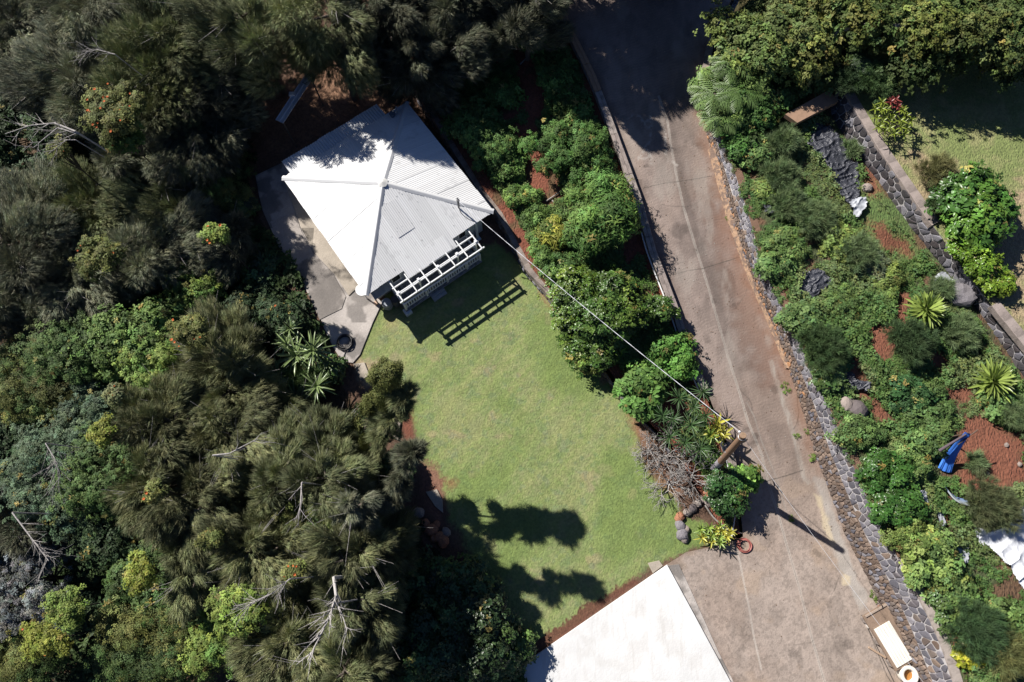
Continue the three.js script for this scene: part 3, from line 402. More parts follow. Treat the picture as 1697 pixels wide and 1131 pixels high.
  // junk on the roof corner
  obj('vent_pipe', [taper(V(3.3, 2.9, -4.0), V(3.3, 3.15, -4.0), .08, .08, 10), taper(V(3.3, 3.1, -4.0), V(3.5, 3.12, -4.2), .06, .06, 10)], greyM, roof); obj('bucket', new THREE.CylinderGeometry(.17, .13, .26, 14).translate(3.05, 2.95, -4.02), M(col(.1, .12, .15), .5), roof);
  // porch deck, railing, pergola
  const deck = obj('deck', [box(5.4, .12, .08, -.2, .3, 5.72), box(5.4, .12, .08, -.2, .3, 4.1), ...[-2.7, -1, .8, 2.3].map(x => box(.14, .36, .14, x, .15, 5.6))], greyM, h);
  const plankMs = [[.22, .235, .26], [.28, .295, .32], [.17, .18, .2]].map(c => M(col(...c), .75, { map: rep(mottle, 1, 1) })); for (let i = 0; i < 38; i++) obj('plank', box(.128, .04, 1.72, -2.84 + i * .14, .39 + R() * .008, 4.92), plankMs[Math.floor(R() * 3)], deck);
  const rail = obj('railing', [box(5.25, .06, .09, -.2, 1.22, 5.62), box(5.25, .06, .06, -.2, .55, 5.62), box(.09, .06, 1.4, -2.84, 1.22, 4.9), box(.09, .06, 1.4, 2.45, 1.22, 4.9)], whiteP, h);
  for (let i = 0; i < 31; i++) obj('picket', box(.07, .68, .03, -2.7 + i * .165, .88, 5.62), whiteP, rail); for (let i = 0; i < 8; i++) for (const x of [-2.84, 2.45]) obj('picket', box(.03, .68, .07, x, .88, 4.3 + i * .165), whiteP, rail);
  const pg = obj('pergola', [box(5.5, .12, .07, -.17, 2.36, 4.92), box(5.5, .12, .06, -.17, 2.36, 5.33), box(5.5, .12, .06, -.17, 2.36, 5.42), box(5.7, .15, .08, -.17, 2.33, 5.86)], whiteP, h);
  for (const [x, z0] of [[-2.84, 4.2], [-1.9, 4.6], [-1.05, 4.6], [-.2, 4.6], [.68, 4.6], [1.56, 4.6], [2.5, 4.2]]) obj('rafter', box(.065, .1, 5.92 - z0, x, 2.45, (5.92 + z0) / 2), whiteP, pg);
  for (const x of [-2.78, -1.45, -.15, 1.15, 2.42]) { const p = obj('post', box(.1, 2.5, .1, x, 1.3, 5.36), whiteP, pg); obj('post_cap', box(.15, .05, .15, x, 2.57, 5.36), trimM, p); }
  for (const x of [-2.82, 2.42]) obj('post', box(.12, 1.2, .12, x, .7, 5.64), whiteP, rail); for (const x of [-1.35, .1, 1.5]) obj('post', box(.11, 1.05, .11, x, .7, 5.66), whiteP, rail);
  obj('step', [box(.9, .16, .34, -.75, .1, 5.95), box(.9, .14, .3, -.75, .25, 5.75)], M(col(.32, .34, .37), .9), h);
  obj('plinth', box(.42, .34, .42, -2.82, .17, 5.72, 0, .02), M(col(.6, .64, .7), .7), h);
  obj('awning', [box(1.35, .05, .75, -3.35, 1.95, 4.35), ...[-3.9, -3.6, -3.3, -3.0].map(x => box(.03, .03, .75, x, 1.99, 4.35))], M(col(.3, .34, .37), .5), h);
  obj('corner_board', [box(.14, 2.3, .14, 3.15, 1.25, 4.35), box(.3, .1, .3, 3.15, .3, 4.4)], M(col(.5, .57, .66), .6), h); obj('facia_panel', box(.9, .7, .06, 2.85, 1.9, 4.3), M(col(.3, .36, .44), .5), h);
  obj('tank', [new THREE.CylinderGeometry(.3, .3, .12, 20, 1).scale(1, 1, 1.2).translate(-4.35, 1.4, 3.55), box(.5, .04, .5, -4.2, 1.2, 3.5), taper(V(-4.3, 0, 3.6), V(-4.3, 1.35, 3.6), .05, .05)], M(col(.78, .78, .78), .35), h);
  obj('downpipe', [taper(V(-3.95, 0, 4.2), V(-3.95, 2.5, 4.2), .05, .05), box(.2, .2, .2, -4.05, .2, 4.2)], M(col(.55, .38, .28), .7), h);
  const mast = obj('service_mast', [taper(V(2.75, 3.0, 3.3), V(2.75, 4.15, 3.3), .045, .04, 10), taper(V(2.75, 4.15, 3.3), V(2.72, 4.1, 3.5), .05, .06, 10), box(.16, .16, .1, 2.75, 3.95, 3.36)], M(col(.12, .12, .13), .5), roof);
  h.updateMatrixWorld(true);
  // hoses, pots
  const wp = (x, y, z) => V(x, y, z).applyMatrix4(h.matrixWorld);
  const pot = (p, r, ht, label, c) => { const t = thing('barrel', label, 'barrel', p); obj('body', new THREE.LatheGeometry([[0, 0], [r * .8, 0], [r, ht * .35], [r * 1.02, ht * .6], [r * .9, ht], [r * .82, ht], [r * .8, ht * .9], [0, ht * .88]].map(a => new THREE.Vector2(...a)), 20), M(c, .55, { map: rep(mottle, 1, 1) }), t); for (const k of [.35, .65]) obj('hoop', new THREE.TorusGeometry(r * 1.01, .015, 6, 24).rotateX(Math.PI / 2).translate(0, ht * k, 0), M(col(.15, .15, .16), .5), t); };
  pot(wp(-3.55, .0, 4.75), .3, .8, 'pale grey barrel at the front corner of the cottage by the patio', col(.3, .33, .38)); pot(wp(-3.05, 0, 4.85), .27, .72, 'dark barrel between the pale barrel and the deck', col(.07, .075, .09));
  // overhead cable from the mast to the pole
  const A = wp(2.72, 4.12, 3.5), poleTop = P(1226, 716, 6.55), B = poleTop, mid = (n, sag, a, b) => Array.from({ length: n + 1 }, (_, i) => { const t = i / n, p = a.clone().lerp(b, t); p.y -= sag * 4 * t * (1 - t); return p; });
  const c1 = thing('service_cable', 'twisted white power cable strung from the cottage roof to the utility pole', 'cable', V(0, 0, 0)); const pts = mid(60, .35, A, B);
  const tw = s => pts.map((p, i) => V(p.x + .01 * Math.cos(i * 1.3 + s), p.y + .01 * Math.sin(i * 1.3 + s), p.z)); obj('wire', tube(tw(0), .0095, 6, 240), M(col(.75, .76, .8), .4), c1); obj('wire', tube(tw(Math.PI), .0095, 6, 240), M(col(.6, .62, .68), .4), c1);
  tag(obj('roof_wire', tube([A, wp(2.6, 3.35, 3.75), wp(2.75, 3.12, 4.2), wp(3.0, 2.95, 4.55)], .022, 6), M(col(.08, .08, .09), .5)), 'black wire dropping from the roof mast over the front eave', 'wire');
  const far = P(1545, 1150, 5.2); const c2 = thing('overhead_wire', 'thin pale wire running from the utility pole down over the driveway and stone wall', 'wire', V(0, 0, 0)); obj('wire', tube(mid(40, .3, poleTop, far), .008, 5), M(col(.7, .7, .72), .4), c2);
  // utility pole
  const base = P(1182, 780, .5), top = P(1232, 722, 6.8), d = top.clone().sub(base); const up = thing('utility_pole', 'leaning brown wooden utility pole beside the driveway', 'pole', base);
  const woodT = tileTex(256, (u, v, c) => { const k = .7 + .5 * fbm(u * 40, v * 4, 4); c[0] = .23 * k; c[1] = .135 * k; c[2] = .085 * k; if (vn(u * 60, v * 3) > .85) mul3(c, .5); });
  const low = d.clone().multiplyScalar(.3); const O = V(0, -.4, 0); obj('shaft', [taper(O, low.clone(), .2, .185, 18)], M(col(.34, .32, .36), .9, { map: rep(stoneTex, 1, 1) }), up); obj('shaft', [taper(low, d, .184, .15, 18)], M(col(1, 1, 1), .9, { map: woodT }), up);
  obj('end_grain', taper(d.clone().multiplyScalar(1.0001), d.clone().multiplyScalar(1.004), .151, .14, 18), M(col(.3, .2, .13), .95, { map: rep(mottle, 1, 1) }), up);
  const dn = d.clone().normalize(); obj('bracket', [(() => { const g = new THREE.TorusGeometry(.165, .02, 6, 18); g.applyQuaternion(new THREE.Quaternion().setFromUnitVectors(V(0, 0, 1), dn)); const q = d.clone().multiplyScalar(.962); g.translate(q.x, q.y, q.z); return g; })(), taper(d.clone().multiplyScalar(.955), poleTop.clone().sub(base), .03, .03)], M(col(.5, .5, .52), .4, { metalness: .6 }), up);
  obj('insulator', new THREE.LatheGeometry([[0, 0], [.05, 0], [.06, .04], [.04, .06], [.055, .1], [.03, .14], [0, .14]].map(a => new THREE.Vector2(...a)), 12).translate(poleTop.x - base.x, poleTop.y - base.y - .07, poleTop.z - base.z), M(col(.7, .72, .75), .2), up);
  for (const k of [.28, .42, .56]) { const q = d.clone().multiplyScalar(k); obj('conduit_clip', box(.08, .05, .08, q.x - .16, q.y, q.z), greyM, up); }
}

/* ---------------------------------------------------------------- foliage */
const leafMat = (o = {}) => new THREE.MeshPhysicalMaterial({ color: col(1, 1, 1), roughness: .62, side: THREE.DoubleSide, transmission: .22, thickness: 0, specularIntensity: .35, ...o });
const LEAF = leafMat(), GLOSSY = leafMat({ roughness: .34, transmission: .12, specularIntensity: .6 }), NEEDLE = M(col(1, 1, 1), .8);
const barkT = tileTex(128, (u, v, c) => { const k = .6 + .7 * fbm(u * 20, v * 8, 4); c[0] = c[1] = c[2] = k; });
const bark = (r, g, b) => M(col(r, g, b), .95, { map: barkT, ...bumpM(.03, 1) });
const BARK = bark(.16, .13, .105), DARKBARK = bark(.06, .055, .045), PALEBARK = bark(.36, .33, .3), DEADWOOD = bark(.52, .49, .47);
const rndDir = R => { const z = R() * 2 - 1, a = R() * 6.2832, r = Math.sqrt(1 - z * z); return V(r * Math.cos(a), z, r * Math.sin(a)); };
// needles of one twig, growing along +y
function needleTuft(seed, n, len, wid, cone) {
  const R = rng(seed), pos = [], nor = [];
  for (let i = 0; i < n; i++) {
    const d = V((R() - .5) * 2 * cone, 1, (R() - .5) * 2 * cone).normalize(), s = V(R() - .5, R() - .5, R() - .5).cross(d).normalize().multiplyScalar(wid / 2 * (.7 + .6 * R())), o = V((R() - .5) * .12, R() * len * .45, (R() - .5) * .12), L = len * (.45 + .6 * R()), nn = s.clone().cross(d).normalize();
    const e = o.clone().addScaledVector(d, L); e.y -= .06 * L; const q = [o.clone().sub(s), o.clone().add(s), e];
    for (const p of q) { pos.push(p.x, p.y, p.z); nor.push(nn.x, nn.y, nn.z); }
  }
  const g = new THREE.BufferGeometry(); g.setAttribute('position', new THREE.Float32BufferAttribute(pos, 3)); g.setAttribute('normal', new THREE.Float32BufferAttribute(nor, 3)); return g;
}
// folded leaves scattered through a small ball
function leafClump(seed, n, rad, len, wid, flat = .5, droop = .2) {
  const R = rng(seed), pos = [], idx = [];
  for (let i = 0; i < n; i++) {
    const c = rndDir(R).multiplyScalar(rad * Math.sqrt(R())); c.y *= .7; const a = R() * 6.2832, d = V(Math.cos(a), (R() - .5) * 1.6 * (1 - flat) + .15, Math.sin(a)).normalize(), u = V((R() - .5) * (1 - flat), 1, (R() - .5) * (1 - flat)).normalize(), s = d.clone().cross(u).normalize(), L = len * (.65 + .6 * R()), w = wid * (.7 + .5 * R()) / 2, b = pos.length / 3, upv = s.clone().cross(d);
    const m = c.clone().addScaledVector(d, L * .5), e = c.clone().addScaledVector(d, L); e.y -= droop * L;
    for (const p of [c, m.clone().addScaledVector(s, w).addScaledVector(upv, w * .35), m.clone().addScaledVector(s, -w).addScaledVector(upv, w * .35), e, m]) pos.push(p.x, p.y, p.z);
    idx.push(b, b + 1, b + 4, b + 4, b + 1, b + 3, b, b + 4, b + 2, b + 4, b + 3, b + 2);
  }
  return geoFrom(pos, idx).toNonIndexed();
}
const TUFTS = [1, 2, 3].map(s => needleTuft(s, 18, .38, .017, .34)), FINE = [4, 5].map(s => needleTuft(s, 46, .34, .014, .95)), DRYTUFT = needleTuft(9, 20, .5, .02, .6);
const CL = { small: [11, 12].map(s => leafClump(s, 22, .2, .12, .07)), mid: [13, 14].map(s => leafClump(s, 15, .2, .2, .115)), big: [15, 16].map(s => leafClump(s, 11, .22, .3, .17, .55)), long: [17, 18].map(s => leafClump(s, 14, .2, .36, .07, .4, .4)), cover: [19, 20].map(s => leafClump(s, 14, .24, .15, .11, .7)), tiny: [21, 22].map(s => leafClump(s, 32, .22, .085, .05)) };
const dummy = new THREE.Object3D(), YUP = V(0, 1, 0), qt = new THREE.Quaternion(), cc = new THREE.Color();
function scatter(name, geo, mat, list, parent) { const m = new THREE.InstancedMesh(geo, mat, list.length); list.forEach((e, i) => { qt.setFromUnitVectors(YUP, e.d); dummy.quaternion.copy(qt); dummy.rotateY(e.r); dummy.position.copy(e.p); dummy.scale.setScalar(e.s); dummy.updateMatrix(); m.setMatrixAt(i, dummy.matrix); m.setColorAt(i, cc.setRGB(e.c[0], e.c[1], e.c[2])); }); m.name = name; shadowed(m); (parent || scene).add(m); m.userData.kind = 'stuff'; return m; }
function crown(parent, geos, mat, list, name = 'crown') { const A = geos.map(() => []); list.forEach((e, i) => A[i % geos.length].push(e)); A.forEach((l, i) => l.length && scatter(name, geos[i], mat, l, parent)); }
const vary = (c, k, R, h = .12) => [c[0] * k * (1 + h * (R() - .5)), c[1] * k, c[2] * k * (1 + h * (R() - .5))];
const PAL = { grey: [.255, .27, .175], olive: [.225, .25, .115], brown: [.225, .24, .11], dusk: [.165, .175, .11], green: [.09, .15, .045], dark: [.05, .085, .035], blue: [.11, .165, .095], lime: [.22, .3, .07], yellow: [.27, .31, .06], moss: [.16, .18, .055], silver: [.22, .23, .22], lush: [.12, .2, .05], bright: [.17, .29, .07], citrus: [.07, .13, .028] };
let seedN = 100;
// ironwood: plumes of needles along spreading branches
function ironwood(t, r, ht, c, R, dens = 1, dead = 0) {
  const nb = Math.round(9 + r * 2.4), tr = [], list = [], base = V(0, -.6, 0), tip = V((R() - .5) * r * .4, ht * .9, (R() - .5) * r * .4), midp = V(tip.x * .3 + (R() - .5) * .4, ht * .45, tip.z * .3 + (R() - .5) * .4), wood = .07 + ht * .014, wind = V(Math.cos(R() * 6.28), .1, Math.sin(R() * 6.28));
  tr.push(taper(base, midp, wood * 1.3, wood, 8), taper(midp, tip, wood, .03, 7)); const dd = [];
  for (let b = 0; b < nb; b++) {
    const f = .35 + .65 * (b + R()) / nb, a = b * 2.39996 + R() * .9, st = f < .5 ? base.clone().lerp(midp, f / .5) : midp.clone().lerp(tip, (f - .5) / .5), reach = r * (.92 - .42 * f + .25 * (R() - .5)) * (f > .92 ? .5 : 1), rise = reach * (.12 + .45 * R()) + .3, e = st.clone().add(V(Math.cos(a) * reach, rise, Math.sin(a) * reach)), m = st.clone().lerp(e, .5).add(V(0, -.12 * reach, 0));
    const bt = .6 + .65 * R();
    tr.push(taper(st, m, wood * .42, wood * .26, 5), taper(m, e, wood * .26, .012, 5));
    const n = Math.round(dens * (70 + 165 * reach));
    for (let i = 0; i < n; i++) {
      const q = .22 + .8 * Math.sqrt(R()), p = q < .5 ? st.clone().lerp(m, q / .5) : m.clone().lerp(e, (q - .5) / .5), w = reach * .56 * (1.1 - .55 * q); const j = rndDir(R); p.addScaledVector(j, w * Math.cbrt(R()));
      const d = V(Math.cos(a), .2, Math.sin(a)).multiplyScalar(.6).addScaledVector(wind, .55).addScaledVector(j, .5).add(V(0, (R() - .5) * .5, 0)).normalize();
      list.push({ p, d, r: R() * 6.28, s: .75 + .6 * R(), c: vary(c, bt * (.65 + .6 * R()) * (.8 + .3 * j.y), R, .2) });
    }
    if (R() < dead + .3) for (let k = 0; k < 5; k++) { const q = st.clone().lerp(e, .4 + .5 * R()), w = q.clone().add(V(Math.cos(a) + (R() - .5) * 1.6, .25 + .5 * R(), Math.sin(a) + (R() - .5) * 1.6).multiplyScalar(.6 + .7 * R())); dd.push(taper(q, w, .015, .005, 4)); }
  }
  obj('trunk', tr, BARK, t); if (dd.length) obj('dead_twigs', dd, DEADWOOD, t).userData.kind = 'stuff';
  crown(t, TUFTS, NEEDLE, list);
}
// broad-leaved crown of separate lobes
function lobed(t, r, ht, c, R, kind, dens = 1, squat = .7, mat = LEAF, withTrunk = true, c2 = null, thin = false) {
  const ex = .8 + .45 * R(), ez = 1.02 / ex, hc = withTrunk ? ht - r * squat : ht * .42, ry = withTrunk ? r * squat : ht * .6, nl = Math.round(9 + r * 6.5), list = [], tr = [];
  if (withTrunk) { tr.push(taper(V(0, -.6, 0), V(0, hc, 0), thin ? .045 : .06 + ht * .018, thin ? .03 : .05 + ht * .01, 8)); }
  for (let l = 0; l < nl; l++) {
    const out = R() < .38 ? 1.15 + .4 * R() : 1, y = l < nl * .25 ? .5 + .4 * R() : -.3 + 1.05 * R(), a = l * 2.39996 + R() * 1.4, rr = Math.sqrt(Math.max(0, 1 - y * y)) * (.4 + .36 * R()) * out, lc = V(Math.cos(a) * rr * r * ex, hc + y * ry * .7 * (.8 + .4 * R()), Math.sin(a) * rr * r * ez), lr = r * (.2 + .2 * R()) / (out > 1 ? 1.5 : 1) + .05, lt = .62 + .62 * R(), lcol = c2 && R() < .35 ? c2 : c, sq = .55 + .4 * R();
    if (withTrunk) tr.push(taper(V(0, hc * .75, 0), lc.clone().multiplyScalar(.92), .05, .015, 5)); else if (R() < .6) tr.push(taper(V(0, -.1, 0), lc, .03, .01, 4));
    const n = Math.round(dens * (10 + 95 * lr * lr));
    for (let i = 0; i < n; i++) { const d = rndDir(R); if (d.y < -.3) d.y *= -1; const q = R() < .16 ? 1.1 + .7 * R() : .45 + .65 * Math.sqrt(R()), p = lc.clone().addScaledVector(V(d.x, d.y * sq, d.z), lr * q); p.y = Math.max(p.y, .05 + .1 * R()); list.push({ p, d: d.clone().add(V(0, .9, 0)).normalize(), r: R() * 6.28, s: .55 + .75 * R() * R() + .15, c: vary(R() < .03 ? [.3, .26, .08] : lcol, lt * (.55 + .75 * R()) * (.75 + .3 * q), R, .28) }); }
  }
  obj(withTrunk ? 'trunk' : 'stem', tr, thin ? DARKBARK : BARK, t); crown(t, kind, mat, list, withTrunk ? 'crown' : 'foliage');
}
// soft ball of thread-fine leaves (fennel-like)
function feathery(t, r, ht, c, R, dens = 1) {
  const list = [], st = []; const n = Math.round(dens * 260 * r * r + 40), nl = Math.round(6 + r * 6), L = Array.from({ length: nl }, (_, i) => { const a = i * 2.4 + R(), q = Math.sqrt((i + .3) / nl) * r * .75; return V(Math.cos(a) * q, ht * (.75 - .35 * q / r) * (.8 + .4 * R()), Math.sin(a) * q); });
  for (const p of L) st.push(taper(V(p.x * .2, -.05, p.z * .2), p, .025, .008, 4));
  for (let i = 0; i < n; i++) { const l = L[Math.floor(R() * nl)], d = rndDir(R); d.y = Math.abs(d.y); const p = l.clone().addScaledVector(d, r * .42 * Math.sqrt(R())); list.push({ p, d: d.add(V(p.x * .4, .5, p.z * .4)).normalize(), r: R() * 6.28, s: .8 + .6 * R(), c: vary(c, .65 + .7 * R(), R, .2) }); }
  obj('stem', st, bark(.1, .12, .05), t); crown(t, FINE, NEEDLE, list, 'foliage');
}
// strap leaf: folded, arched blade; base at origin, grows along +z and up
function bladeGeo(L, W, rise, arch, seg = 5) { const pos = [], idx = []; for (let i = 0; i <= seg; i++) { const t = i / seg, w = W * (t < .25 ? .55 + t * 1.8 : 1) * Math.sqrt(Math.max(0, 1 - Math.pow(t, 2.6))) / 2 + .002, z = L * t * Math.cos(rise), y = L * (t * Math.sin(rise) - arch * t * t); pos.push(-w, y + w * .5, z, 0, y, z, w, y + w * .5, z); } for (let i = 0; i < seg; i++) for (let k = 0; k < 2; k++) { const a = i * 3 + k, b = a + 3; idx.push(a, b, a + 1, a + 1, b, b + 1); } return geoFrom(pos, idx); }
const blades = { agave: [.15, .45, .8, 1.1].map(r => bladeGeo(1, .13, r, .12)), yucca: [-.05, .3, .65, 1].map(r => bladeGeo(1, .075, r, .22)), ti: [.1, .4, .75, 1.1].map(r => bladeGeo(1, .17, r, .25)), drac: [-.1, .25, .6, 1].map(r => bladeGeo(1, .05, r, .12)) };
const leafTone = (c, rough = .4) => [.75, 1, 1.25].map(k => new THREE.MeshPhysicalMaterial({ color: col(c[0] * k, c[1] * k, c[2] * k), roughness: rough, side: THREE.DoubleSide, transmission: .15, thickness: 0 }));
function rosette(parent, at, n, L, kind, mats, R, flat = 0) { for (let i = 0; i < n; i++) { const b = blades[kind], k = Math.min(b.length - 1, Math.floor(Math.pow((i + .5) / n, 1.1 + flat) * b.length)), m = obj('leaf', b[k], mats[Math.floor(R() * mats.length)], parent); m.position.copy(at); m.rotation.set((R() - .5) * .3, i * 2.39996 + R() * .4, (R() - .5) * .2); m.scale.set(1 * L, L, L * (.75 + .4 * R())); } }
function plant(name, label, cat, u, v, yc, group) { let g = onGround(u, v), p = P(u, v, g.y + yc); for (let k = 0; k < 3; k++) { p = P(u, v, ground(p.x, p.z) + yc); } p.y = ground(p.x, p.z); return thing(name, label, cat, p, group); }
const pxm = (u, v) => 27.5 * (1 + (v - 565) / 4200);

/* ---------------------------------------------------------------- forest */
const IW = 'ironwood trees of the forest';
// [u, v, radius px, height, kind, colour, label, dead-twig share]
const forest = [
  [60, 60, 105, 7.2, 'i', 'grey', 'grey-green ironwood in the top corner of the forest farthest from the driveway', .1],
  [175, 30, 95, 7.2, 'i', 'grey', 'grey ironwood next to the top corner tree, its plumes sweeping up', .2],
  [150, 135, 105, 7.2, 'i', 'grey', 'broad grey ironwood just above the orange-flowered vine', .4],
  [300, 60, 110, 8.0, 'i', 'olive', 'olive ironwood with pale dead twigs at the top edge of the forest', .5],
  [290, 170, 90, 6, 'i', 'olive', 'olive ironwood between the orange-flowered vine and the fallen metal gutter', .1],
  [415, 40, 100, 8.8, 'i', 'olive', 'tall olive ironwood at the top edge above the metal gutter', .2],
  [358, 150, 72, 5.5, 'i', 'dusk', 'dark ironwood standing over the metal gutter behind the cottage', .2],
  [540, 30, 80, 9.6, 'i', 'olive', 'yellowish ironwood at the top edge directly behind the cottage', .1],
  [330, 245, 85, 4, 'i', 'dusk', 'shaded dark ironwood below the olive one near the gutter', .1],
  [640, 30, 80, 8.4, 'i', 'dusk', 'dark ironwood at the top edge behind the roof peak corner', .2],
  [725, 15, 80, 4.6, 'i', 'dusk', 'dark ironwood at the top edge above the shaded bank', .2],
  [690, 100, 60, 6.6, 'i', 'dusk', 'small dark ironwood just behind the far roof corner', .3],
  [775, 60, 66, 3.6, 'i', 'dusk', 'dark ironwood overhanging the upper part of the bank', .3],
  [45, 215, 80, 4.8, 'b', 'dark', 'dark low broadleaf tree at the picture edge below the corner ironwood', 0],
  [70, 330, 70, 4.4, 'b', 'dark', 'dark broadleaf tree behind the bleached dead branches', 0],
  [235, 265, 70, 4.6, 'i', 'grey', 'small grey ironwood just below the orange-flowered vine', .2],
  [75, 400, 125, 6.4, 'i', 'grey', 'very wide grey ironwood below the bleached dead branches', .4],
  [185, 345, 85, 4.5, 'i', 'olive', 'olive ironwood between the wide grey one and the patio trees', .2],
  [285, 330, 85, 3.5, 'i', 'olive', 'olive ironwood midway between dead branches and patio', .2],
  [355, 300, 60, 2.6, 'b', 'moss', 'yellowish-green broadleaf tree nearest the dark end of the patio', 0],
  [300, 415, 85, 3.2, 'i', 'grey', 'grey ironwood above the light green vine patch', .2],
  [365, 400, 66, 2.2, 'i', 'dusk', 'dark ironwood leaning towards the middle of the patio', .1],
  [50, 500, 95, 6.4, 'i', 'grey', 'grey ironwood with streaming plumes at the picture edge above the yellow-green dome', .4],
  [150, 480, 80, 5.1, 'i', 'grey', 'grey-brown ironwood beside the streaming one above the dome', .4],
  [225, 430, 60, 3.6, 'i', 'dusk', 'dark narrow ironwood between grey ironwoods', .2],
  [325, 470, 55, 3, 'b', 'lime', 'light green vine-covered tree among the ironwoods', 0],
  [425, 525, 62, 1.8, 'b', 'dark', 'dark glossy tree by the patio edge above the spiky plants', 0],
  [478, 535, 30, 1.5, 'b', 'dark', 'small dark shrub touching the patio edge opposite the hose', 0],
  [75, 620, 95, 5.6, 'b', 'moss', 'dome-shaped yellow-green broadleaf tree at the picture edge', 0],
  [130, 590, 55, 5.9, 'b', 'green', 'mid-green crown joined to the yellow-green dome', 0],
  [235, 575, 75, 4.8, 'b', 'lush', 'green vine-hung tree beside the yellow-green dome', 0],
  [265, 605, 55, 5.0, 'b', 'lime', 'bright lime tree draped in vine in the middle of the forest', 0],
  [355, 580, 80, 4.8, 'i', 'brown', 'brown ironwood with orange blossoms near the spiky plants', .4],
  [400, 650, 80, 4.4, 'i', 'brown', 'brown ironwood beside the spiky plants', .6],
  [300, 690, 95, 6.0, 'i', 'brown', 'large brown ironwood in the middle of the lower forest', .4],
  [395, 745, 85, 5.6, 'i', 'brown', 'brown ironwood with a bare pale limb', .8],
  [160, 720, 75, 5.6, 'b', 'blue', 'blue-green broadleaf tree below the dome', 0],
  [115, 800, 90, 6.4, 'b', 'blue', 'big blue-green broadleaf tree with dead grey patches', 0],
  [195, 790, 75, 6.0, 'b', 'green', 'green broadleaf tree beside the big blue-green one', 0],
  [205, 880, 60, 4.8, 'b', 'dark', 'dark leafy tree in the gap below the blue-green trees', 0],
  [35, 720, 60, 4.8, 'b', 'dark', 'dark small tree at the picture edge below the dome', 0],
  [45, 870, 85, 6.0, 'i', 'dusk', 'dark grey tree with bare twigs at the picture edge', .9],
  [75, 960, 80, 5.6, 'b', 'silver', 'silvery grey-leaved tree above the olive dome', 0],
  [45, 1060, 80, 5.2, 'b', 'moss', 'olive small-leaved dome in the bottom corner of the forest', 0],
  [165, 980, 60, 3.2, 'b', 'dark', 'dark shrub tree in the deep gap of the lower forest', 0],
  [290, 800, 85, 6.4, 'i', 'brown', 'brown ironwood standing beside the dark gap', .4],
  [365, 850, 90, 6.8, 'i', 'brown', 'dense tan ironwood in the centre of the lower forest', .3],
  [250, 960, 60, 4.8, 'b', 'green', 'green tree between the dark gap and tan ironwoods', 0],
  [265, 1060, 85, 5.2, 'b', 'moss', 'mossy green bush tree at the bottom edge of the forest', 0],
  [340, 950, 65, 6.0, 'i', 'olive', 'olive ironwood above the pale vine', .3],
  [445, 930, 85, 6.8, 'i', 'brown', 'brown ironwood with orange blossom and bare twigs', .9],
  [395, 1055, 65, 4.8, 'b', 'lime', 'pale vine-covered tree at the lower forest edge', 0],
  [480, 1060, 90, 6.4, 'i', 'brown', 'brown ironwood under the bleached forked branch', .9],
  [570, 1090, 75, 7.5, 'i', 'olive', 'olive ironwood at the bottom edge by the dark bushes', .4],
  [520, 850, 60, 5, 'b', 'moss', 'green tree among ironwoods inland of the red soil', 0],
  [500, 765, 78, 6.4, 'i', 'olive', 'olive ironwood below the spiky plants', .5],
  [470, 700, 55, 3, 'i', 'olive', 'small olive ironwood touching the spiky plants', .3],
  [533, 738, 54, 6.6, 'i', 'olive', 'ironwood overhanging the broken path beside the lawn', .3],
  [546, 800, 60, 8.6, 'i', 'olive', 'ironwood near the red soil at the lawn edge', .5],
  [588, 836, 42, 8.6, 'i', 'grey', 'grey ironwood whose tip reaches over the path stones', .3],
  [612, 898, 56, 7.6, 'i', 'brown', 'tall tan ironwood with drooping plumes nearest the reddish rocks', .1],
  [580, 940, 70, 8.2, 'i', 'brown', 'tan ironwood just inland of the tall drooping one', .2],
  [605, 1005, 64, 7.6, 'i', 'olive', 'olive ironwood behind the dark bushes by the white slab', .2],
];
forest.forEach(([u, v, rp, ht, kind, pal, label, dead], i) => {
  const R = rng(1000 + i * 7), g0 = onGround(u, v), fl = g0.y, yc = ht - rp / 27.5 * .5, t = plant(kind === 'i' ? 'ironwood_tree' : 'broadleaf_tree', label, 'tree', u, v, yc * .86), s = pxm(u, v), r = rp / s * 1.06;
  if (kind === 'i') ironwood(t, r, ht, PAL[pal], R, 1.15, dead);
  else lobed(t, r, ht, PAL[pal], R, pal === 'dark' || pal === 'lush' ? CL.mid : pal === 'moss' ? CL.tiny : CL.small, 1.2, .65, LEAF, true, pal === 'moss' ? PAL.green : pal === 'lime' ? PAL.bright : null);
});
// trees past the picture edges that throw shade into it
for (const [u, v, rp, ht, label] of [[878, -5, 62, 7, 'tall ironwood beyond the top edge shading the driveway bend'], [945, -140, 105, 6.8, 'broad ironwood past the driveway bend'], [1060, -190, 110, 6.5, 'ironwood beyond the driveway bend by the kerb'], [800, -60, 100, 5, 'ironwood beyond the top edge over the bank']]) { const R = rng(u), t = plant('ironwood_tree', label, 'tree', u, v, ht * .7); ironwood(t, rp / 25, ht, PAL.dusk, R, 1.5, .1); }
